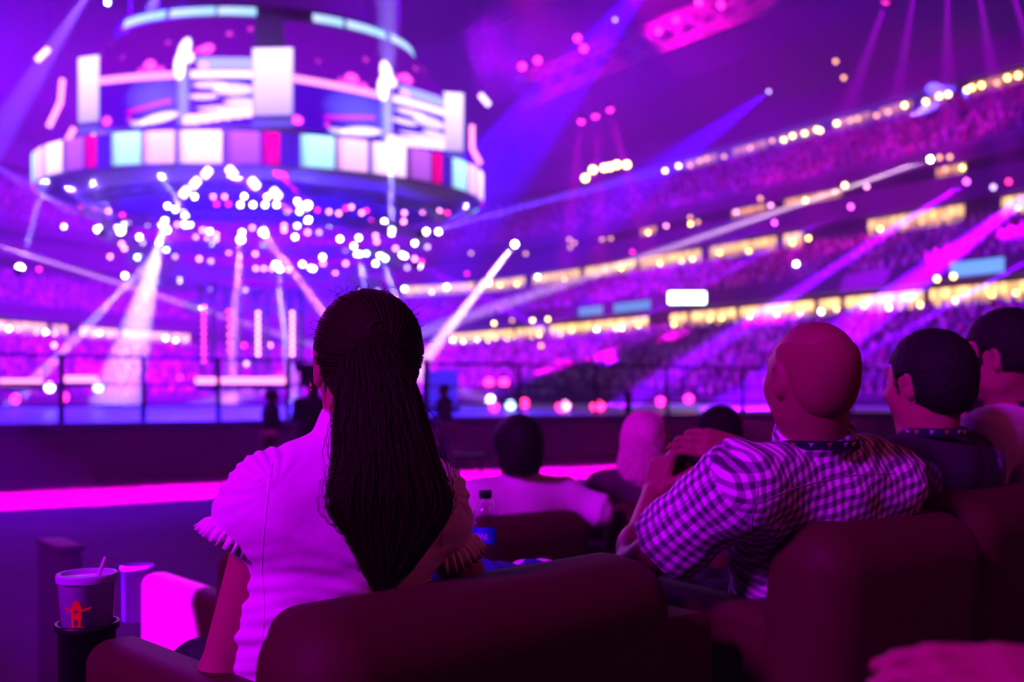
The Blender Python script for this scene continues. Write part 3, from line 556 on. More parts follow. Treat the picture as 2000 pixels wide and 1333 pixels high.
def Decap(X, a, b, wa, wb, r, f):   # elliptical capsule, wa/wb = (half width, half depth)
    ab = b-a; q = X-a; t = (q@ab)/(ab@ab); tc = np.clip(t, 0, 1); q = q-tc[..., None]*ab; W = wa[0]+(wb[0]-wa[0])*tc; D = wa[1]+(wb[1]-wa[1])*tc
    u = unit(ab); rr = unit(r-u*(r@u)); ff = unit(np.cross(u, rr)); x = q@rr; y = q@ff; z = q@u; m = np.minimum(W, D)
    k0 = np.sqrt((x/W)**2+(y/D)**2+(z/m)**2); k1 = np.sqrt((x/W**2)**2+(y/D**2)**2+(z/m**2)**2)+1e-9; return k0*(k0-1)/k1
def Dbox(X, c, h, r, R=None):
    q = X-c; q = q if R is None else q@R; q = np.abs(q)-(np.array(h)-r); return np.linalg.norm(np.maximum(q, 0), axis=-1)+np.minimum(q.max(-1), 0)-r
class Soft:
    def __init__(s, res): s.p = []; s.res = res; s.fold = None
    def _a(s, fn, lo, hi, k, op): s.p.append((fn, np.array(lo, float), np.array(hi, float), k, op)); return s
    def cone(s, a, b, ra, rb=None, k=.015, op='u', flat=False):
        a = np.array(a, float); b = np.array(b, float); rb = ra if rb is None else rb; m = max(ra, rb)
        return s._a(lambda X: Dcone(X, a, b, ra, rb, flat), np.minimum(a, b)-m, np.maximum(a, b)+m, k, op)
    def ell(s, c, r, R=None, k=.015, op='u'):
        c = np.array(c, float); r = np.array([r]*3 if np.isscalar(r) else r, float); m = r.max(); return s._a(lambda X: Dell(X, c, r, R), c-m, c+m, k, op)
    def ecap(s, a, b, wa, wb, r, f, k=.03):
        a = np.array(a, float); b = np.array(b, float); m = max(*wa, *wb); return s._a(lambda X: Decap(X, a, b, wa, wb, r, f), np.minimum(a, b)-m, np.maximum(a, b)+m, k, 'u')
    def box(s, c, h, r, R=None, k=.01, op='u'):
        c = np.array(c, float); m = np.linalg.norm(h); return s._a(lambda X: Dbox(X, c, h, r, R), c-m, c+m, k, op)
    def build(s):
        res = s.res; lo = min((tuple(p[1]) for p in s.p), key=lambda q: 0); lo = np.min([p[1] for p in s.p if p[4] == 'u'], axis=0)-4*res; hi = np.max([p[2] for p in s.p if p[4] == 'u'], axis=0)+4*res
        n = np.ceil((hi-lo)/res).astype(int)+1; D = np.full(n, .5, np.float32); ax = [lo[i]+np.arange(n[i])*res for i in range(3)]
        for fn, a, b, k, op in s.p:
            pad = k+3*res; i0 = np.maximum(((a-pad-lo)/res).astype(int), 0); i1 = np.minimum(np.ceil((b+pad-lo)/res).astype(int)+1, n)
            if (i1 <= i0).any(): continue
            X = np.stack(np.meshgrid(*[ax[i][i0[i]:i1[i]] for i in range(3)], indexing='ij'), -1); d = fn(X); sl = tuple(slice(i0[i], i1[i]) for i in range(3))
            D[sl] = smin(D[sl], d, k) if op == 'u' else -smin(-D[sl], d, k)
        if s.fold is not None:
            m = np.argwhere(np.abs(D) < .03); D[tuple(m.T)] += s.fold(lo+m*res)
        return nets(D, lo, res)
def nets(D, lo, res):
    s = D < 0; n = np.array(D.shape); cnt = np.zeros(n-1, np.int8)
    cs = [(x, y, z) for x in (0, 1) for y in (0, 1) for z in (0, 1)]
    for x, y, z in cs: cnt += s[x:n[0]-1+x, y:n[1]-1+y, z:n[2]-1+z]
    idx = np.argwhere((cnt > 0) & (cnt < 8)); cid = np.full(n-1, -1, np.int64); cid[tuple(idx.T)] = np.arange(len(idx)); acc = np.zeros((len(idx), 3)); num = np.zeros(len(idx))
    val = {c_: D[idx[:, 0]+c_[0], idx[:, 1]+c_[1], idx[:, 2]+c_[2]].astype(float) for c_ in cs}
    for a in cs:
        for ax in range(3):
            if a[ax] == 0:
                b = list(a); b[ax] = 1; b = tuple(b); va, vb = val[a], val[b]; m = (va < 0) != (vb < 0); t = np.where(m, va/(va-vb+1e-20), 0); p = np.tile(np.array(a, float), (len(idx), 1)); p[:, ax] += t
                acc += p*m[:, None]; num += m
    v = lo+(idx+acc/num[:, None])*res; F_ = []
    for ax in range(3):
        a1, a2 = (ax+1) % 3, (ax+2) % 3; sl0 = [slice(1, -1)]*3; sl1 = [slice(1, -1)]*3; sl0[ax] = slice(0, n[ax]-1); sl1[ax] = slice(1, n[ax])
        A_, B_ = s[tuple(sl0)], s[tuple(sl1)]; e = np.argwhere(A_ != B_); off = np.array([1, 1, 1]); off[ax] = 0; fl = A_[tuple(e.T)]; e = e+off
        e1 = np.eye(3, dtype=int)[a1]; e2 = np.eye(3, dtype=int)[a2]; g = lambda q: cid[q[:, 0], q[:, 1], q[:, 2]]
        q = np.stack([g(e-e1-e2), g(e-e2), g(e), g(e-e1)], 1); q[~fl] = q[~fl][:, ::-1]; F_.append(q)
    f = np.concatenate(F_); return v, f[(f >= 0).all(1)]
def strands(curves, r0, r1, n=3):   # (N,K,3) polylines to thin tubes
    C = np.asarray(curves, float); N, K, _ = C.shape; T = np.gradient(C, axis=1); T /= np.linalg.norm(T, axis=-1, keepdims=True)+1e-9
    A_ = np.cross(T, V(.35, .93, .08)); A_ /= np.linalg.norm(A_, axis=-1, keepdims=True)+1e-9; B_ = np.cross(T, A_); rad = np.linspace(r0, r1, K)[None, :, None]; vs = []
    for j in range(n): q = 2*PI*j/n; vs.append(C+rad*(A_*math.cos(q)+B_*math.sin(q)))
    vs = np.stack(vs, 2).reshape(-1, 3); b = (np.arange(N)[:, None]*K+np.arange(K-1)[None])*n; fs = []
    for j in range(n): j2 = (j+1) % n; fs.append(np.stack([b+j, b+j2, b+n+j2, b+n+j], -1).reshape(-1, 4))
    return vs, np.concatenate(fs)
def yawf(deg): a = math.radians(deg); return V(-math.sin(a), math.cos(a), 0)
def frame(yaw, pitch=0, roll=0):
    f = yawf(yaw); r = V(f[1], -f[0], 0); u = V(0, 0, 1); p = math.radians(pitch); f2 = f*math.cos(p)+u*math.sin(p); u2 = u*math.cos(p)-f*math.sin(p)
    q = math.radians(roll); return r*math.cos(q)-u2*math.sin(q), f2, u2*math.cos(q)+r*math.sin(q)
def hand(s, w, d, n, side=1, curl=.6, sz=1.):
    d = unit(d); n = unit(n-d*(n@d)); sd = np.cross(d, n)*side; R = np.stack([sd, d, n], 1)
    s.box(w+d*.048*sz, (.038*sz, .05*sz, .0145*sz), .013*sz, R, k=.012)
    for i, (L, o) in enumerate(((.040, .03), (.045, .0105), (.042, -.009), (.033, -.028))):
        p = w+d*(.092-.004*i)*sz+sd*o*sz; a = curl*(.5+.1*i); rr = .0092*sz
        for j in range(3):
            dd = d*math.cos(a)-n*math.sin(a); q = p+dd*L*sz*(1, .66, .5)[j]; s.cone(p, q, rr, rr*.93, k=.004); p = q; rr *= .93; a += curl*1.1
    p = w+d*.022*sz+sd*.03*sz; dd = unit(d*.62+sd*.62-n*.42); q = p+dd*.045*sz; s.cone(p, q, .0135*sz, .011*sz, k=.01); dd = unit(dd+d*.5-n*.25*curl-sd*.3); s.cone(q, q+dd*.034*sz, .011*sz, .009*sz, k=.004)
def head(s, c, fr, ears=True, sc=1., nose=1., neck=None, nr=.056):
    r, f, u = fr; R = np.stack([r, f, u], 1); g = lambda x, y, z: c+(r*x+f*y+u*z)*sc; e = lambda x, y, z, a, b, d, k=.012, op='u', RR=None: s.ell(g(x, y, z), V(a, b, d)*sc, R if RR is None else RR, k*sc, op)
    e(0, -.012, .028, .077, .096, .088); e(0, .035, .0, .066, .066, .08, .02); e(0, .038, -.05, .055, .056, .055, .03); e(0, .072, -.092, .024, .02, .018, .02)
    for q in (-1, 1):
        e(q*.034, .058, -.022, .026, .03, .028, .02); e(q*.047, .01, -.06, .014, .035, .03, .02)
        e(q*.031, .098, .012, .019, .014, .013, .008, 's'); e(q*.031, .078, .012, .0125, .0125, .0125, .002)
        if ears:
            RR = R@np.array(Matrix.Rotation(q*-.35, 3, 'Z'))@np.array(Matrix.Rotation(-.2, 3, 'X'))
            e(q*.081, -.004, .002, .0075, .019, .032, .006, 'u', RR); e(q*.080, -.002, -.026, .006, .009, .012, .005, 'u', RR); e(q*.089, .004, .004, .005, .010, .018, .004, 's', RR)
    e(0, .086, .034, .05, .013, .010, .012)
    s.cone(g(0, .092, .018), g(0, .118*nose, -.022), .008*sc, .0125*sc, k=.012); e(-.011, .104, -.026, .009, .011, .008, .006); e(.011, .104, -.026, .009, .011, .008, .006)
    e(0, .091, -.051, .023, .012, .0065, .005); e(0, .088, -.063, .02, .012, .007, .005)
    if neck is not None: s.cone(g(0, -.022, -.03), neck, nr*sc, (nr+.006)*sc, k=.03); s.cone(g(0, .015, -.07), neck+f*.03-u*.01, .04*sc, .045*sc, k=.03)
def figure(label, o):
    g = o.get; fb = yawf(o['yaw']); rb = V(fb[1], -fb[0], 0); up = V(0, 0, 1); nk = np.array(o['neck']); pv = np.array(o['pelvis']); hc = np.array(o['head']); res = g('res', .012); wd = g('w', 1.); cat = 'person'
    ax = unit(nk-pv); sw = g('sw', .185); base = V(pv[0], pv[1], g('floor', 0))
    T = thing('person', base, label, cat, g('group'))
    shL = np.array(g('shL', nk-rb*sw-up*.07)); shR = np.array(g('shR', nk+rb*sw-up*.07)); sh = (shL, shR)
    el = (np.array(g('elL', shL-up*.26-rb*.05+fb*.05)), np.array(g('elR', shR-up*.26+rb*.05+fb*.05))); wr = (np.array(g('wrL', el[0]+fb*.22+rb*.08-up*.02)), np.array(g('wrR', el[1]+fb*.22-rb*.08-up*.02)))
    seated = g('seated', True); fl = g('floor', 0)
    if seated: kn = [pv+fb*.43-rb*.11-up*.02, pv+fb*.43+rb*.11-up*.02]; an = [V(k_[0], k_[1], fl+.09)+fb*.06 for k_ in kn]
    else: st = g('stride', .12); kn = [pv-rb*.08+fb*st-up*.42, pv+rb*.08-fb*st*.2-up*.42]; an = [V(kn[0][0], kn[0][1], fl+.08)+fb*st*.5, V(kn[1][0], kn[1][1], fl+.08)-fb*st]
    if g('knees'): kn = [np.array(x) for x in o['knees']]; an = [V(k_[0], k_[1], fl+.09) for k_ in kn]
    WS = g('waist', (.138, .098)); waist = pv+(nk-pv)*.38; chest = pv+(nk-pv)*.72; hp = [pv-rb*.085, pv+rb*.085]
    def torso(s, q, k=.03):
        s.ecap(pv, waist, ((.160+q)*wd, (.115+q)*wd), ((WS[0]+q)*wd, (WS[1]+q)*wd), rb, fb, k); s.ecap(waist, chest, ((WS[0]+q)*wd, (WS[1]+q)*wd), ((.162+q)*wd, (.112+q)*wd), rb, fb, .05)
        s.ecap(chest, nk-up*.09-fb*.0, ((.162+q)*wd, (.112+q)*wd), ((.10+q)*wd, (.065+q)), rb, fb, .05)
        for i in (0, 1): s.cone(nk-up*.035, sh[i], .045+q, .056*wd+q, k=.05); s.cone(chest, sh[i]-up*.02, .075+q, .06*wd+q, k=.05)
    B_ = Soft(res); fh = frame(*o.get('hyaw', (o['yaw'], 0, 0))); torso(B_, -.008); hs = g('hs', 1.); aw = g('aw', wd)
    for i in (0, 1):
        B_.cone(sh[i], el[i], .050*aw, .040*aw, k=.03); B_.cone(el[i], wr[i], .041*aw, .027*aw, k=.015); m = el[i]+(wr[i]-el[i])*.3; B_.ell(m, .043*aw, k=.03)
        hd = g('handL' if i == 0 else 'handR', None) or (unit(wr[i]-el[i]), up, .35); hand(B_, wr[i], np.array(hd[0]), np.array(hd[1]), (1 if i == 0 else -1)*g('hside', 1), hd[2], .98*wd)
        B_.cone(hp[i], kn[i], .078*wd, .055*wd, k=.04); B_.cone(kn[i], an[i], .054*wd, .037, k=.02); B_.ell(kn[i]+(an[i]-kn[i])*.3-fb*.015, .052*wd, k=.03); B_.cone(an[i]-up*.04-fb*.03, an[i]-up*.05+fb*.13, .034, .028, k=.02)
    head(B_, hc, fh, g('ears', True), hs, g('nose', 1.), nk-up*.02, g('nr', .056))
    part('body', B_.build(), M[g('skin', 'skin')], T)
    r, f, u = fh
    for q in (-1, 1): part('eye', MB().sph(hc+(r*q*.031+f*.080+u*.012)*hs, .0128*hs, 6), M['white'], T)
    # shirt
    Q = g('inf', .010); sm = M[o['shirt']]; s = Soft(g('cres', res)); torso(s, Q)
    sl = g('sleeve', 'short'); segs = []
    for i in (0, 1):
        if sl == 'none': continue
        fr_ = g('sfrac', .62) if sl == 'short' else 1.; e_ = sh[i]+(el[i]-sh[i])*fr_; rr = g('srad', (.066, .064)); s.cone(sh[i]-(e_-sh[i])*.1, e_, rr[0]*wd, rr[1]*wd, k=.03, flat=True); segs.append((sh[i], e_))
        if sl == 'long': s.cone(el[i], el[i]+(wr[i]-el[i])*.93, .054*wd, .040*wd, k=.03, flat=False)
        if sl == 'puff': pass
    if g('collar', True):
        cu = unit(hc-u*.03-f*.02-nk); s.cone(nk-cu*.02, nk+cu*g('ch', .05), g('cr', .074), g('cr', .074)-.009, k=.005, flat=True)
    if g('extra'): g('extra')(s)
    s.fold = g('fold', None); sv, sf = s.build(); sho = part('shirt', (sv, sf), sm, T)
    if o['shirt'] in ('gingham', 'plaid'):
        dT = np.minimum(Decap(sv, pv, chest, (.14, .1), (.16, .11), rb, fb), .2); dS = [np.where(((sv-a)@(b-a)) > -.01*np.linalg.norm(b-a), Dcone(sv, a+(b-a)*.25, b, .05, .05), 9) for a, b in segs]
        reg = np.argmin(np.stack([dT]+dS), 0); q = sv-pv; uvs = [np.stack([q@rb*1.1, q@ax], 1)]
        for a, b in segs:
            d = unit(b-a); e1 = unit(np.cross(d, fb)); e2 = np.cross(d, e1); q = sv-a; uvs.append(np.stack([np.arctan2(q@e2, q@e1)*.066, q@d], 1))
        uvs = np.stack(uvs); fr2 = reg[sf[:, 0]]; uv = uvs[np.repeat(fr2, 4), sf.ravel()]; me = sho.data; L = me.uv_layers.new(name='UVMap')
        if len(me.loops) == len(uv): L.data.foreach_set('uv', uv.astype(np.float32).ravel())
    tr = Soft(max(res, .01)); tr.ecap(pv-up*.03, pv+(nk-pv)*.16, (.172*wd, .13*wd), (.16*wd, .12*wd), rb, fb)
    for i in (0, 1): tr.cone(hp[i], kn[i], .095*wd, .072*wd, k=.04); tr.cone(kn[i], kn[i]+(an[i]-kn[i])*.95, .072*wd, .058, k=.03)
    part('trousers', tr.build(), M[g('trouser', 'trouser')], T)
    for i in (0, 1): sh_ = Soft(max(res, .008)); sh_.cone(an[i]-up*.035-fb*.04, an[i]-up*.045+fb*.15, .045, .036, k=.01); part('shoe', sh_.build(), M['black'], T)
    return dict(T=T, fb=fb, rb=rb, fh=fh, hc=hc, nk=nk, sh=sh, el=el, wr=wr, pv=pv, hs=hs)
def hcap(F_, notch=True, grow=.009, front=.05, low=-.045, res=.006, m='hair', noise=.003, top=0, name='hair', extra=None, k=.006):
    c, (r, f, u), sc = F_['hc'], F_['fh'], F_['hs']; R = np.stack([r, f, u], 1); s = Soft(res); q = lambda x, y, z: c+(r*x+f*y+u*z)*sc
    s.ell(q(0, -.014, .03), V(.077+grow, .098+grow, .088+grow+top)*sc, R, k=.01); s.ell(q(0, -.05, -.02), V(.062+grow*.6, .045+grow, .06)*sc, R, k=.03)
    if extra: extra(s, q, R)
    # open the face and the nape
    if notch: s.box(q(.095, .012, -.03), (.03*sc, .026*sc, .055*sc), .015*sc, R, k=.004, op='s'); s.box(q(-.095, .012, -.03), (.03*sc, .026*sc, .055*sc), .015*sc, R, k=.004, op='s')
    s.box(q(0, .12+front-.05, -.04), (.1*sc, .07*sc, .095*sc), .03*sc, R, k=k, op='s'); s.box(q(0, -.02, low-.06), (.13*sc, .15*sc, .06*sc), .01*sc, R, k=k, op='s')
    s.fold = lambda X: noise*(np.sin(X@V(310, 170, 90))*np.sin(X@V(-120, 280, 210))+.6*np.sin(X@V(90, 60, 420)))
    return part(name, s.build(), M[m], F_['T'])
def lanyard(F_, marks=5, lift=.0, cr=.078):
    T, nk, rb, fb = F_['T'], F_['nk'], F_['rb'], F_['fb']; pts = []; up = V(0, 0, 1); cu = unit(F_['hc']-F_['fh'][2]*.03-F_['fh'][1]*.02-nk)
    for a in np.linspace(-2.5, 2.5, 40):
        x = math.sin(a); y = -math.cos(a); fw = max(0, y); pts.append(nk+rb*x*cr+fb*y*cr+cu*(.012+lift)-up*(.10*fw**1.5+.0*abs(x)))
    wv = .010; vs = []; fs = []
    for i, p in enumerate(pts):
        n = unit((p-nk)*V(1, 1, 0)); 
        for dz, dn in ((-wv, -.001), (wv, -.004), (wv, .001), (-wv, .004)): vs.append(p+cu*dz+n*dn)
    for i in range(len(pts)-1):
        for j in range(4): fs.append((i*4+j, i*4+(j+1) % 4, i*4+4+(j+1) % 4, i*4+4+j))
    b = part('lanyard', MB().add(vs, fs), M['lan'], T, False)
    for i, k in enumerate(np.linspace(7, 32, marks*2)):
        k = int(k); p = pts[k]; n = unit((p-nk)*V(1, 1, 0)); t = unit(np.cross(n, cu)); mb = MB()
        for w_, h_, sx, sy in ((.003, .0012, 0, .002), (.0012, .0032, 0, -.001), (.0012, .002, .0028, .0035), (.0012, .002, -.0028, .0035)): mb.box(p+n*.0035+t*sx+cu*sy, (w_, .0008, h_), np.stack([t, n, cu], 1))
        part('print', mb, M['letter' if i % 2 == 0 else 'redprint'], b, False)
M['gingham'] = gingham('gingham_cotton', .0215, (.78, .7, .82), (.30, .2, .36), (.055, .02, .09)); M['plaid'] = gingham('plaid_cotton', .034, (.05, .03, .1), (.16, .12, .3), (.03, .02, .07))

# ---- armchairs
def armchair(A_, B_, fl, top, label, arms=(1, 1), holders=(0, 0), group=None, arm_len=.82, arm_top=.665, th=.21, arm_in=.07):
    A_ = V(*A_); B_ = V(*B_); w_ = np.linalg.norm(B_-A_); r2 = unit(B_-A_); f2 = V(-r2[1], r2[0]); mid = (A_+B_)/2; org = V(mid[0], mid[1], fl)
    R = np.array([[r2[0], f2[0], 0], [r2[1], f2[1], 0], [0, 0, 1]]); G = lambda x, y, z: org+R@V(x, y, z); T = thing('armchair', org, label, 'armchair', group); h = top-fl; hw = w_/2; tl = math.radians(7)
    Rt = R@np.array(Matrix.Rotation(tl, 3, 'X')); part('backrest', MB().rbox(G(0, th/2+.04, h*.5+.05), (hw, th/2, h*.5-.05), .09, Rt, 6), M['leather'], T)
    part('headrest', MB().rbox(G(0, th+.05, h-.14), (hw-.09, .055, .11), .05, Rt, 5), M['leather'], T)
    part('seat_cushion', MB().rbox(G(0, .55, .36), (hw-.13, .34, .10), .05, R, 4), M['leather'], T); part('footrest', MB().rbox(G(0, .93, .27), (hw-.14, .045, .15), .03, R, 3), M['leather'], T); part('base', MB().rbox(G(0, .5, .13), (hw-.05, .4, .12), .02, R, 2), M['black'], T)
    for q, on, hd in ((-1, arms[0], holders[0]), (1, arms[1], holders[1])):
        if not on: continue
        a = part('armrest', MB().rbox(G(q*(hw-arm_in), .14+(arm_len-.14)/2, arm_top/2+.02), (.058, (arm_len-.14)/2, arm_top/2-.02), .045, R, 5), M['leather'], T)
        if not np.isscalar(hd):
            c_ = np.array(hd); z0 = fl+.45; z1 = fl+arm_top-.012
            part('cup_holder', MB().lathe([(.0, z0), (.052, z0), (.054, z1-.012), (.060, z1-.012), (.061, z1), (.055, z1+.001), (.050, z1-.01), (.049, z0+.01), (0, z0+.01)], (c_[0], c_[1], 0), 32), M['plastic'], a)
    return T, G
c1, G1 = armchair((-.225, 1.19), (.315, 1.74), .4, 1.218, 'dark red leather armchair nearest the camera, in front of the gathered ponytail woman', (1, 1), (V(*P(170, 1262, 1.95)[:2], 0), 0), arm_in=.085, arm_len=.79)
armchair((.60, 1.83), (1.04, 2.12), .4, 1.25, 'dark red leather armchair behind the man in the checked shirt', (1, 0))
armchair((1.05, 2.20), (1.55, 2.62), .4, 1.27, 'dark red leather armchair at the right edge, behind the man in the vest', (1, 1))
c4, G4 = armchair((-.80, 2.93), (-.27, 3.41), .2, 1.04, 'armchair in the front row whose armrest is lit hot pink, left of the woman', (1, 1), (V(*P(268, 1170, 3.75)[:2], 0), 0), arm_len=.80)
for o_ in c4.children_recursive:
    if o_.name.startswith('cup_holder'): o_.data.materials[0] = M['lilac_pl']; o_['label'] = 'pale violet cup holder'
armchair((-.14, 3.52), (.35, 3.95), .2, 1.04, 'dark red front row armchair under the person in the white shirt')
armchair((.50, 4.08), (.98, 4.50), .2, 1.04, 'dark red front row armchair under the blonde person')
armchair((1.12, 4.62), (1.6, 5.02), .2, 1.04, 'dark red front row armchair under the long black haired person')
r2 = unit(V(.507, .425)); f2 = V(-r2[1], r2[0]); Rc = np.array([[r2[0], f2[0], 0], [r2[1], f2[1], 0], [0, 0, 1]])
cs_ = thing('armrest_console', (.1, 2.15, .4), 'upholstered console between the two nearest armchairs, carrying the water bottle', 'armrest'); part('body', MB().rbox(V(.085, 2.19, .735), (.10, .38, .335), .03, Rc, 4), M['leather'], cs_); part('plinth', MB().box(V(.085, 2.19, .41), (.09, .36, .012), Rc), M['black'], cs_)
dp = thing('seat_divider', P(117, 1290, 4.4)*V(1, 1, 0), 'dim pinkish upholstered divider standing behind the plastic cup', 'divider'); q = P(117, 1070, 4.4); part('body', MB().rbox(V(q[0], q[1], q[2]/2), (.055, .16, q[2]/2), .03, Rc, 4), M['leather'], dp); part('cap', MB().rbox(V(q[0], q[1], q[2]+.01), (.06, .17, .015), .014, Rc, 2), M['leather'], dp)

# ---- woman with the ponytail
def fold_w(X):
    z = X[:, 2]; x = X[:, 0]; y = X[:, 1]; a = np.clip((1.29-z)/.12, 0, 1)
    w1 = np.sin(88*z+2.2*np.sin(11*x+20*z)+5*x); w2 = np.sin(150*z-16*x+2*np.sin(19*x)+1.3)
    pl = 0
    for c_ in (wL, wR):
        q_ = X-c_-V(0, 0, .01); dd = np.linalg.norm(q_, axis=-1); an_ = np.arctan2(q_[:, 2], q_[:, 0]+.5*q_[:, 1]); pl = pl+.0026*np.exp(-((dd-.062)/.022)**2)*np.sin(17*an_+25*dd)
    b_ = np.clip((1.36-z)/.05, 0, 1)*(1-a); dg = np.sin(46*x+30*z+3*np.sin(9*z+x*7))
    return pl+b_*.0016*dg*(.5+.5*np.sin(16*z+5*x))+a*(.0022*np.sign(w1)*np.abs(w1)**.6*(.5+.5*np.sin(9*x+13*z))+.0016*w2+.0014*np.sin(240*z+22*x+3*np.sin(25*x)))+.0007*np.sin(60*x-50*z+3*np.sin(20*z))
wL, wR = V(-.398, 1.580, 1.345), V(-.135, 1.70, 1.330)
def wx(s):
    for c_, hem, sd in ((wL, V(-.432, 1.572, 1.285), -1), (wR, V(-.112, 1.73, 1.240), 1)):
        d = unit(hem-c_); s.ell(c_+V(.010*-sd, 0, .004), (.053, .058, .058), k=.012); s.ell(c_+(hem-c_)*.6, (.054, .056, .05), k=.02)
        s.cone(hem-d*.03, hem, .046, .041, k=.012, flat=True); s.cone(hem, hem+d*.014, .043, .048, k=.004, flat=True)
W = figure('woman with a long dark ponytail and a white puff sleeved blouse, seated in the foreground', dict(yaw=26, floor=.4, pelvis=(-.335, 1.67, .95), neck=(-.262, 1.64, 1.425), head=(-.243, 1.65, 1.546), hyaw=(24, 8, 0), shL=wL+V(.02, 0, -.01), shR=wR+V(-.015, 0, -.01),
    elL=(-.464, 1.59, 1.05), elR=(-.04, 1.80, 1.08), wrL=(-.42, 1.80, 1.03), wrR=(-.24, 2.0, 1.04), shirt='white', sleeve='none', res=.0055, cres=.0045, w=.99, aw=.90, waist=(.145, .106), inf=.010, extra=wx, fold=fold_w, ch=.036, cr=.070, nr=.05, hs=.99))
# blouse details
fb, rb, hc = W['fb'], W['rb'], W['hc']
def proj_back(x, z, off=.0):
    # point on the back of the blouse, by marching towards the shirt mesh
    return None
# gathered frills on both sleeve hems
for c_, hem, rad in ((wL, V(-.432, 1.572, 1.285), .046), (wR, V(-.112, 1.73, 1.240), .048)):
    d = unit(hem-c_); e1 = unit(np.cross(d, V(0, 1, 0))); e2 = np.cross(d, e1); vs = []; fs = []; n = 200
    for k in range(n):
        a = 2*PI*k/n; w_ = .5+.35*math.sin(27*a)+.15*math.sin(41*a+1)
        for t, rr in ((-.004, rad-.005), (.008, rad+.003+.006*w_), (.028, rad+.005+.013*w_), (.026, rad+.001+.013*w_)): vs.append(hem+d*t+(e1*math.cos(a)+e2*math.sin(a))*rr)
    outd = -1 if c_[0] < -.3 else 1
    for k in range(n):
        if (e1*math.cos(2*PI*k/n)+e2*math.sin(2*PI*k/n))@(W['rb']*outd) < -.55: continue
        for j in range(3): fs.append((k*4+j, ((k+1) % n)*4+j, ((k+1) % n)*4+j+1, k*4+j+1))
    part('frill', MB().add(vs, fs), M['seam'], W['T'])
# hair: combed cap, ponytail core and loose strands
r, f, u = W['fh']; q = lambda x, y, z: hc+r*x+f*y+u*z
hcap(W, True, .006, .05, -.055, .005, 'hair', .0012)
tie = q(-.010, -.100, .066); C_ = []
for i in range(1500):
    th = random.uniform(-2.75, 2.75); el_ = random.uniform(-.75, .55)
    # start on the hairline, run over the skull to the tie
    a0 = V(math.sin(th)*math.cos(el_*.6), math.cos(th)*math.cos(el_*.6)*(1 if abs(th) > .9 else .85), math.sin(el_*.6)+(.42 if abs(th) < 1.3 else .0)+(-.2 if abs(th) > 1.5 else 0))
    a0 = unit(a0); a1 = unit(V(.02, -1, .0)); om = math.acos(np.clip(a0@a1, -.999, .999)); L = []; g_ = random.uniform(.004, .011); wob = random.uniform(0, 6)
    for t in np.linspace(0, 1, 15):
        d = (math.sin((1-t)*om)*a0+math.sin(t*om)*a1)/math.sin(om); L.append(q(0, -.014, .03)+(r*d[0]*(.077+g_)+f*d[1]*(.098+g_)+u*d[2]*(.088+g_))*(1+.006*math.sin(wob+5*t)))
    L = [x for x in L]; L[-1] = L[-1]*.4+tie*.6; C_.append(L)
part('combed_hair', strands(C_, .0014, .0011), M['hair'], W['T'])
K = 30
path = crv([tie, P(728, 690, 1.515), P(735, 750, 1.50), P(745, 840, 1.475), P(762, 970, 1.455), P(764, 1060, 1.46), P(748, 1150, 1.47)], K)
wid = np.interp(np.linspace(0, 1, K), [0, .1, .286, .43, .57, .65, .70, .76, .857, .95, 1], [.012, .030, .052, .063, .073, .087, .090, .078, .053, .030, .010]); dep = np.interp(np.linspace(0, 1, K), [0, .08, .3, .6, 1], [.01, .022, .036, .038, .012])
C_ = []
rr_ = V(.96, .28, 0)
for i in range(6500):
    a = random.uniform(-PI, PI); rad = math.sqrt(random.uniform(.02, 1)); x0 = rad*math.cos(a); y0 = rad*math.sin(a); ph = random.uniform(0, 6); ln = random.uniform(.55, 1.) if random.random() < .5 else random.uniform(.85, 1.02); am = random.uniform(.001, .009); fr_ = random.uniform(2, 9); L = []
    if x0 < -.75 and random.random() < .5: ln *= .8
    for k in range(K):
        t = k/(K-1)*ln; kk = t*(K-1); i0 = min(int(kk), K-2); fr2 = kk-i0; p = path[i0]*(1-fr2)+path[i0+1]*fr2; w_ = np.interp(kk, range(K), wid); dd = np.interp(kk, range(K), dep)
        sp = 1 if t < .9 else 1; L.append(p+rr_*(x0*w_*sp+am*math.sin(ph+fr_*t*1.6)*min(1, t*3))+V(0, -1, 0)*(y0*dd)+V(0, -am*math.cos(ph+fr_*t), 0))
    C_.append(L)
for i in range(120):   # flyaway curls at the left and right of the tail
    sd = random.choice((-1, -1, 1)); ph = random.uniform(0, 6); k0 = random.randint(8, 14); L = []; ex = random.uniform(.0, .022)
    for k in range(K): t = k/(K-1); kk = k0+t*9; i0 = int(kk); fr2 = kk-i0; p = path[i0]*(1-fr2)+path[i0+1]*fr2; L.append(p+rr_*sd*(wid[i0]*.93+ex*math.sin(PI*t)*math.sin(ph)+.005*math.sin(ph*3+(5+ph)*t))+V(0, -.02*math.cos(ph), 0))
    C_.append(L)
part('ponytail', strands(C_, .0008, .0005), M['hair'], W['T'])
C_ = []
for i in range(90):
    th = random.uniform(-2.6, 2.6); e0 = random.uniform(.1, 1.3); d = unit(V(math.sin(th)*math.cos(e0), math.cos(th)*math.cos(e0), math.sin(e0))); p = q(0, -.014, .03)+r*d[0]*.084+f*d[1]*.106+u*d[2]*.096; dd = unit(r*random.uniform(-1, 1)+f*random.uniform(-1, .2)+u*random.uniform(-.3, .5)); L = []; ln = random.uniform(.01, .035); cu = random.uniform(-1, 1)
    for t in np.linspace(0, 1, 8): L.append(p+dd*ln*t+(r*d[0]+f*d[1]+u*d[2])*ln*(.5*t*(1-t)*2+.15*t)+u*cu*.01*t*t)
    C_.append(L)
props(part('flyaway_hair', strands(C_, .0005, .0003), M['hair'], W['T']), kind='stuff')
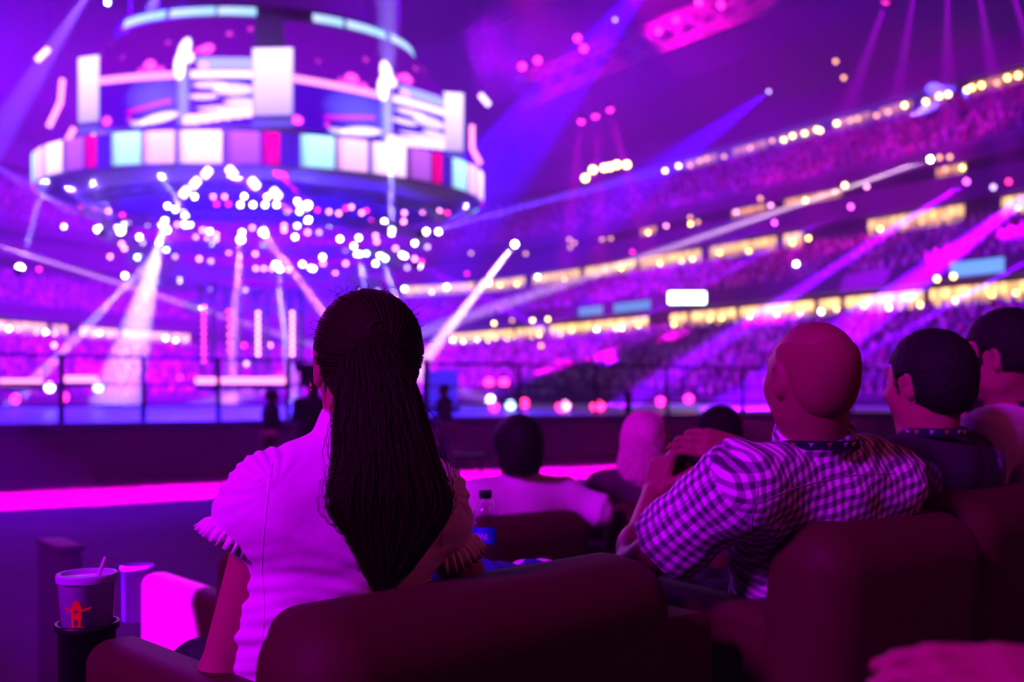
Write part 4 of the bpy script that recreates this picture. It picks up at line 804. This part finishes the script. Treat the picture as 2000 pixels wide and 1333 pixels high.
mb = MB().path([q(-.089, -.006, -.034)+r*-.003+(f*math.cos(a)+u*math.sin(a))*.0065 for a in np.linspace(0, 2*PI, 17)], .0012, 6, False); part('earring', mb, M['steel'], W['T'])
mb = MB().path([tie+(r*math.cos(a)+u*math.sin(a))*.016-f*.004 for a in np.linspace(0, 2*PI, 17)], .005, 6, False); part('hair_tie', mb, M['hair'], W['T'])

from mathutils.bvhtree import BVHTree
def seam(F_, pix, m='seam', r=.0011, name='seam'):
    sh_ = [o for o in F_['T'].children if o.name.split('.')[0] == 'shirt'][0]; off = origin(sh_); me = sh_.data
    bv = BVHTree.FromPolygons([tuple(np.array(v.co)+off) for v in me.vertices], [tuple(p.vertices) for p in me.polygons]); pts = []
    for x, y in crv([V(*p, 0) for p in pix], 40)[:, :2] if False else [p[:2] for p in crv([V(*p, 0) for p in pix], 40)]:
        d = Vector(P(x, y, 1)-V(0, 0, CAMZ)).normalized(); h = bv.ray_cast(Vector((0, 0, CAMZ)), d)
        if h[0] is not None and (not pts or np.linalg.norm(np.array(h[0])-pts[-1]) < .05): pts.append(np.array(h[0])-np.array(d)*.0003)
    if len(pts) > 3: return part(name, MB().path(pts, r, 5), M[m], F_['T'])
# stitched seams lying on the cloth
seam(W, [(532, 905), (520, 1000), (512, 1100), (516, 1200), (505, 1320)], r=.0008); seam(W, [(570, 868), (620, 872), (668, 860)], r=.0008)
seam(W, [(868, 950), (868, 1010), (862, 1070)])
# ---- man in the gingham shirt
def fold_m(X):
    x, y, z = X.T; return .0028*np.sin(40*z-28*x+22*y+2.2*np.sin(17*z))*np.clip((z-.9)*3, 0, 1)+.0018*np.sin(75*x+60*z)+.0012*np.sin(130*z+50*y)
G_ = figure('bald man in a gingham shirt with a navy lanyard, elbow on the armrest', dict(yaw=36, floor=.4, pelvis=(.66, 2.30, .97), neck=(.622, 2.06, 1.385), head=(.603, 2.01, 1.530), hyaw=(20, 4, 0), shL=(.452, 1.955, 1.325), shR=(.80, 2.16, 1.318),
    elL=(.262, 2.17, 1.115), elR=(.86, 2.42, 1.10), wrL=(.345, 2.43, 1.250), wrR=(.56, 2.42, 1.355), handL=((.25, .25, .75), (-.8, -.5, .1), 1.15), handR=((-.9, .0, .25), (.1, -.9, .4), .5), shirt='gingham', sleeve='short', sfrac=.66, srad=(.070, .080), res=.006, cres=.0055, w=1.1, inf=.014, fold=fold_m, ch=.058, cr=.086, skin='skin_red', hs=1.0, nr=.062, sw=.2))
hcap(G_, True, .0012, .02, -.085, .006, 'stubble_shade', .0004, name='cropped_hair_shade', extra=lambda s, q, R: s.box(q(0, .02, .10), (.058, .10, .055), .045, R, k=.02, op='s'))  # cropped sides, with shade of the lower head put into the darker colour
lanyard(G_, 5, .004, .090)
seam(G_, [(1462, 905), (1480, 960), (1468, 1020), (1470, 1080), (1440, 1140)], 'gingham'); seam(G_, [(1478, 985), (1560, 952), (1660, 930), (1750, 925)], 'gingham')
# ---- man in the dark vest
N_ = figure('dark haired man in a navy vest over a blue plaid shirt, profile turned left', dict(yaw=36, floor=.4, pelvis=(1.12, 2.72, .97), neck=(1.03, 2.47, 1.385), head=(1.028, 2.46, 1.522), hyaw=(33, -2, 0), shirt='plaid', sleeve='long', res=.007, cres=.007, w=1.05, sw=.19, nr=.06, elL=(.82, 2.44, 1.08)))
def vest(F_, m):
    s = Soft(.008); nk, pv, rb, fb = F_['nk'], F_['pv'], F_['rb'], F_['fb']; ch_ = pv+(nk-pv)*.72; wa = pv+(nk-pv)*.38
    s.ecap(pv, wa, (.185, .138), (.165, .122), rb, fb); s.ecap(wa, ch_, (.165, .122), (.185, .136), rb, fb, .05); s.ecap(ch_, nk-V(0, 0, .085), (.185, .136), (.125, .09), rb, fb, .05)
    for i in (0, 1): s.cone(nk-V(0, 0, .03), F_['sh'][i]*.86+nk*.14, .064, .071, k=.04)
    return part('vest', s.build(), M[m], F_['T'])
vest(N_, 'navy'); hcap(N_, True, .014, .045, -.072, .006, 'hair_blk', .002, .008); lanyard(N_, 5, .012, .086)
# ---- man at the right edge
L_ = figure('dark haired man in a lavender shirt and lanyard cut off by the right edge', dict(yaw=45, floor=.4, pelvis=(1.56, 3.02, 1.0), neck=(1.44, 2.84, 1.462), head=(1.375, 2.79, 1.598), hyaw=(50, -2, 0), shirt='lilac', sleeve='short', res=.008, w=1.08, sw=.2, nr=.06, collar=False))
hcap(L_, True, .014, .045, -.035, .007, 'hair_blk', .002, .012); lanyard(L_, 4, .0, .084)
# ---- front row
P1 = figure('person with dark bobbed hair and a white shirt seated in the front row', dict(yaw=28, floor=.2, pelvis=(-.02, 4.12, .74), neck=(.02, 3.97, 1.150), head=(.02, 3.95, 1.283), hyaw=(25, 0, 0), shirt='white', sleeve='long', res=.01, inf=.02, w=1.08, sw=.21, elR=(.36, 4.05, 1.02), fold=lambda X: .004*np.sin(30*X[:, 0]+45*X[:, 2])))
hcap(P1, False, .022, .05, -.10, .01, 'hair_blk', .002, 0, extra=lambda s, q, R: s.ell(q(0, -.035, -.045), V(.09, .07, .085), R, k=.03))
B1 = figure('blonde long haired person in a dusky top seated in the front row', dict(yaw=20, floor=.2, pelvis=(.56, 4.66, .74), neck=(.59, 4.52, 1.155), head=(.595, 4.5, 1.282), hyaw=(10, 0, 0), shirt='purple', sleeve='long', res=.01, inf=.015, w=1.0, sw=.19))
hcap(B1, False, .014, .04, -.30, .008, 'blonde', .001, extra=lambda s, q, R: (s.ell(q(0, -.045, -.07), V(.098, .065, .12), R, k=.04), s.ell(q(0, -.05, -.14), V(.105, .05, .07), R, k=.04)))
def long_hair(F_, m, n, w0, w1, length):
    r, f, u = F_['fh']; c_ = F_['hc']; C = []
    for i in range(n):
        th = random.uniform(-2.35, 2.35)+PI; d = V(math.sin(th), math.cos(th), 0); ph = random.uniform(0, 6); gg = random.uniform(.014, .026); L = []; ln = length*random.uniform(.8, 1); x_ = random.uniform(-.25, .25)
        for t in np.linspace(0, 1, 18):
            if t < .4:
                a = t/.4*PI/2; L.append(c_+r*(x_*.06*(1-math.sin(a))+d[0]*math.sin(a)*(.077+gg))+f*(-.014+d[1]*math.sin(a)*(.098+gg))+u*(.03+math.cos(a)*(.088+gg)))
            else:
                s_ = (t-.4)/.6; ww = w0+(w1-w0)*s_; L.append(c_+r*d[0]*(.077+gg)*(1+s_*ww)+f*(-.014+d[1]*(.098+gg)*(1-.25*s_))+u*(.03-ln*s_)+r*.004*math.sin(ph+6*s_))
        C.append(L)
    part('long_hair', strands(C, .0026, .0018), M[m], F_['T'])
long_hair(B1, 'blonde', 3000, 0, .35, .20)
K1 = figure('person with long straight black hair seated in the front row', dict(yaw=20, floor=.2, pelvis=(1.05, 5.08, .74), neck=(1.03, 4.97, 1.175), head=(1.03, 4.95, 1.300), hyaw=(15, 0, 0), shirt='navy', sleeve='long', res=.012, sw=.18))
hcap(K1, False, .018, .04, -.35, .01, 'hair_blk', .002, extra=lambda s, q, R: (s.ell(q(0, -.045, -.08), V(.095, .065, .13), R, k=.04), s.ell(q(0, -.05, -.19), V(.09, .045, .09), R, k=.04))); long_hair(K1, 'hair_blk', 1300, 0, .25, .27)
K2 = figure('far seated person glimpsed dimly between the vested man and the lavender shirt', dict(yaw=60, floor=.2, pelvis=(2.15, 4.55, .80), neck=(2.10, 4.48, 1.26), head=(2.07, 4.46, 1.40), hyaw=(75, 0, 0), shirt='navy', sleeve='long', res=.014))
hcap(K2, True, .012, .045, -.04, .01, 'hair_blk', .002)
armchair((2.1, 4.10), (2.55, 4.55), .2, 1.04, 'dark red front row armchair at the right, behind the vested man')
# ---- people standing by the stage
S1 = figure('person in dark clothes walking in front of the stage left of the woman', dict(yaw=-60, floor=0, pelvis=(-3.70, 15.2, .86), neck=(-3.68, 15.2, 1.33), head=(-3.66, 15.2, 1.46), shirt='navy', sleeve='long', seated=False, res=.02, stride=.2)); hcap(S1, True, .012, res=.012, m='hair_blk')
S2 = figure('camera operator in black standing behind the tripod camera', dict(yaw=20, floor=0, pelvis=(-3.02, 14.9, .93), neck=(-3.02, 14.95, 1.45), head=(-3.02, 15.0, 1.6), shirt='navy', sleeve='long', seated=False, res=.02)); hcap(S2, True, .012, res=.012, m='hair_blk')
S3 = figure('person with a pink lit face standing at the stage right of the ponytail', dict(yaw=70, floor=0, pelvis=(-1.26, 19.0, .92), neck=(-1.28, 19.0, 1.43), head=(-1.31, 19.0, 1.57), shirt='navy', sleeve='long', seated=False, res=.02, elL=(-1.4, 18.9, 1.2), wrL=(-1.6, 18.9, 1.22))); hcap(S3, True, .012, res=.012, m='hair_blk')
cm = thing('broadcast_camera', (-3.05, 15.6, 0), 'dark broadcast camera on a tripod silhouetted left of the woman', 'camera')
part('camera_body', MB().rbox(V(-3.1, 15.6, 1.80), (.16, .32, .17), .03), M['black'], cm); part('viewfinder', MB().rbox(V(-3.28, 15.45, 1.92), (.07, .1, .07), .02), M['black'], cm); ln_ = part('lens', MB().tube(V(-3.1, 15.9, 1.8), V(-3.1, 16.25, 1.8), .1, .12, 16), M['black'], cm); part('mount', MB().tube(V(-3.1, 15.6, 1.25), V(-3.1, 15.6, 1.63), .07, .09, 12), M['black'], cm)
for a in (0, 2.1, 4.2): part('leg', MB().tube(V(-3.1, 15.6, 1.28), V(-3.1+.45*math.cos(a), 15.6+.35*math.sin(a), .02), .03, .022, 8), M['black'], cm)
st_ = thing('folding_stool', (-.62, 14.2, 0), 'black folding stool standing before the pink lit floor, right of the ponytail', 'stool'); part('seat', MB().rbox(V(-.62, 14.2, .62), (.22, .18, .025), .02), M['black'], st_)
for sx in (-1, 1):
    for sy in (-1, 1): part('leg', MB().tube(V(-.62+sx*.17, 14.2+sy*.14, .61), V(-.62+sx*.2, 14.2-sy*.14, .0), .018, n=6), M['black'], st_)
# ---- neighbour whose hand reaches into the frame
H_ = figure('blurred hand with a pink cuff reaching in at the bottom right corner', dict(yaw=20, floor=.4, pelvis=(1.02, .22, .95), neck=(1.0, .22, 1.42), head=(1.0, .24, 1.56), shirt='pinkcloth', sleeve='long', res=.007, elL=(.72, .50, 1.25), wrL=(.455, .74, 1.278), elR=(1.25, .35, 1.1), handL=((-1, .12, .10), (.1, -.35, 1), .22), w=1.0))
hcap(H_, .012, m='hair_blk', res=.01)
armchair((.72, -.12), (1.35, .02), .4, 1.2, 'dark armchair outside the frame at lower right, under the reaching neighbour')

# ---- cup, straw, bottle, jacket
cc = P(170, 1262, 1.95); zt = P(171, 1130, 1.93)[2]; zb = zt-.175; cu = thing('plastic_cup', (cc[0], cc[1], zb), 'clear plastic tumbler with lid, straw and orange rocket print in the cup holder', 'cup')
Cx, Cy = cc[0], cc[1]
part('tumbler', MB().lathe([(0, zb), (.041, zb), (.0535, zt), (.0550, zt+.001), (.0550, zt-.004), (.0518, zt-.003), (.0395, zb+.004), (0, zb+.004)], (Cx, Cy, 0), 40), M['cup'], cu)
ld = part('lid', MB().lathe([(.0565, zt-.008), (.0575, zt+.002), (.056, zt+.007), (.050, zt+.007), (.048, zt+.002), (0, zt+.002)], (Cx, Cy, 0), 40), M['cup'], cu)
part('straw', MB().path([V(Cx+.012, Cy, zb+.02), V(Cx+.022, Cy, zt), P(206, 1090, 1.93)], .0038, 10), M['lilac'], cu)
def wrap(pts, u0, v0, rfun, m, name, parent, depth=.0018, cx=Cx, cy=Cy, face=None, sub=6):
    # flat outline (x across, z up) wrapped on the cylinder facing the viewer
    fa = math.atan2(-cy, -cx) if face is None else face; mb = MB()
    for poly_ in pts:
        vs = []; 
        for x, z in poly_:
            rr = rfun(v0+z)+depth; a = fa+(u0+x)/rr; vs.append(V(cx+rr*math.cos(a), cy+rr*math.sin(a), v0+z))
        n = len(vs); inn = [V(cx, cy, p[2])+(p-V(cx, cy, p[2]))*.985 for p in vs]; mb.add(vs+inn, [tuple(range(n)), tuple(range(n, 2*n))[::-1]]+[(i, n+i, n+(i+1) % n, (i+1) % n) for i in range(n)])
    return part(name, mb, m, parent, False)
cr_ = lambda z: .041+(.0535-.041)*(z-zb)/(zt-zb)
k = .00128
rocket = [[(-3*k, 0), (3*k, 0), (5*k, 3*k), (-5*k, 3*k)]]
def bx2(x0, x1, z0, z1): return [(x0*k, z0*k), (x1*k, z0*k), (x1*k, z1*k), (x0*k, z1*k)]
rk = [bx2(-11, 11, 0, 3), bx2(-7, -3, 3, 18), bx2(3, 7, 3, 18), bx2(-3, 3, 14.5, 18), bx2(-3, 3, 3, 5), [(-8*k, 18*k), (8*k, 18*k), (8*k, 24*k), (-8*k, 24*k)], [(-8*k, 29*k), (8*k, 29*k), (7*k, 35*k), (3.5*k, 43*k), (-3.5*k, 43*k), (-7*k, 35*k)], bx2(-8, -3, 24, 29), bx2(3, 8, 24, 29),
      [(8*k, 26*k), (22*k, 31*k), (22*k, 33.5*k), (8*k, 30*k)], [(-8*k, 26*k), (-8*k, 30*k), (-19*k, 33*k), (-19*k, 30.5*k)]]
wrap([[(x, z) for x, z in p] for p in rk], -.020, P(150, 1231, 1.90)[2], cr_, M['orange'], 'rocket_print', cu)
wrap([bx2(-20+3*i, -17+3*i, -17, -2) for i in range(13)], -.020, P(150, 1231, 1.90)[2], cr_, M['navyprint'], 'banner_print', cu)
bc = P(948, 1100, 2.36); bz = 1.072; bt = thing('water_bottle', (bc[0], bc[1], bz), 'clear water bottle with a blue label and dark cap standing on the console', 'bottle'); Bx, By = bc[0], bc[1]; sc_ = .195
prof = [(0, .004), (.022, .0), (.030, .006), (.0315, .014)]
for i in range(5): z = .02+i*.010; prof += [(.0315, z), (.0295, z+.005)]
prof += [(.0315, .072), (.031, .075), (.031, .115), (.0315, .118), (.030, .122), (.0315, .126), (.0305, .138), (.026, .155), (.019, .170), (.0135, .178), (.0128, .186)]
pin = [(max(0, a-.0012), b+.0005) for a, b in prof[::-1]]
part('bottle_body', MB().lathe([(a, bz+b) for a, b in prof+pin], (Bx, By, 0), 40), M['clear'], bt)
part('cap', MB().lathe([(.0128, bz+.183), (.0152, bz+.183), (.0155, bz+.197), (.0145, bz+.200), (0, bz+.200)], (Bx, By, 0), 32), M['cap'], bt)
lb = part('label', MB().lathe([(.0316, bz+.076), (.0318, bz+.078), (.0318, bz+.113), (.0316, bz+.115)], (Bx, By, 0), 40, (-PI, -.6)), M['label'], bt)
tx = bpy.data.curves.new('lettering', 'FONT'); tx.body = 'DASANI'; tx.size = .0185; tx.align_x = 'RIGHT'; tx.resolution_u = 3; to = bpy.data.objects.new('lettering', tx); COL.objects.link(to)
me = to.evaluated_get(bpy.context.evaluated_depsgraph_get()).to_mesh(); tv = [tuple(v.co) for v in me.vertices]; tf = [tuple(p.vertices) for p in me.polygons]; bpy.data.objects.remove(to)
fa = math.atan2(-By, -Bx)+.02; vs = []
for x, y, _ in tv: a = fa+(x*.8+.004)/.0321; vs.append(V(Bx+.0323*math.cos(a), By+.0323*math.sin(a), bz+.086+y*1.15))
part('lettering', (np.array(vs), tf), M['letter'], lb, False)
j = Soft(.006)
for px, py, d, rx, ry, rz in ((860, 1112, 2.02, .10, .05, .035), (905, 1108, 2.10, .10, .06, .03), (960, 1118, 2.14, .09, .06, .03), (1010, 1105, 2.2, .08, .06, .028), (985, 1135, 2.05, .12, .05, .03)):
    j.ell(P(px, py, d)-V(0, 0, .02), (rx, ry, rz), k=.03)
j.fold = lambda X: .005*np.sin(70*X[:, 0]+40*X[:, 1])+.004*np.sin(110*X[:, 2]+55*X[:, 0]+30*X[:, 1])
jk = part('jacket', j.build(), M['blue']); props(jk, 'crumpled dark blue jacket lying over the console around the bottle', 'jacket')
j = Soft(.006); j.ell(P(1040, 1112, 2.24), (.055, .05, .020), k=.02); j.ell(P(1075, 1110, 2.28), (.05, .04, .014), k=.02); j.fold = lambda X: .003*np.sin(90*X[:, 0]+60*X[:, 1])
part('lining', j.build(), M['lilac'], jk)
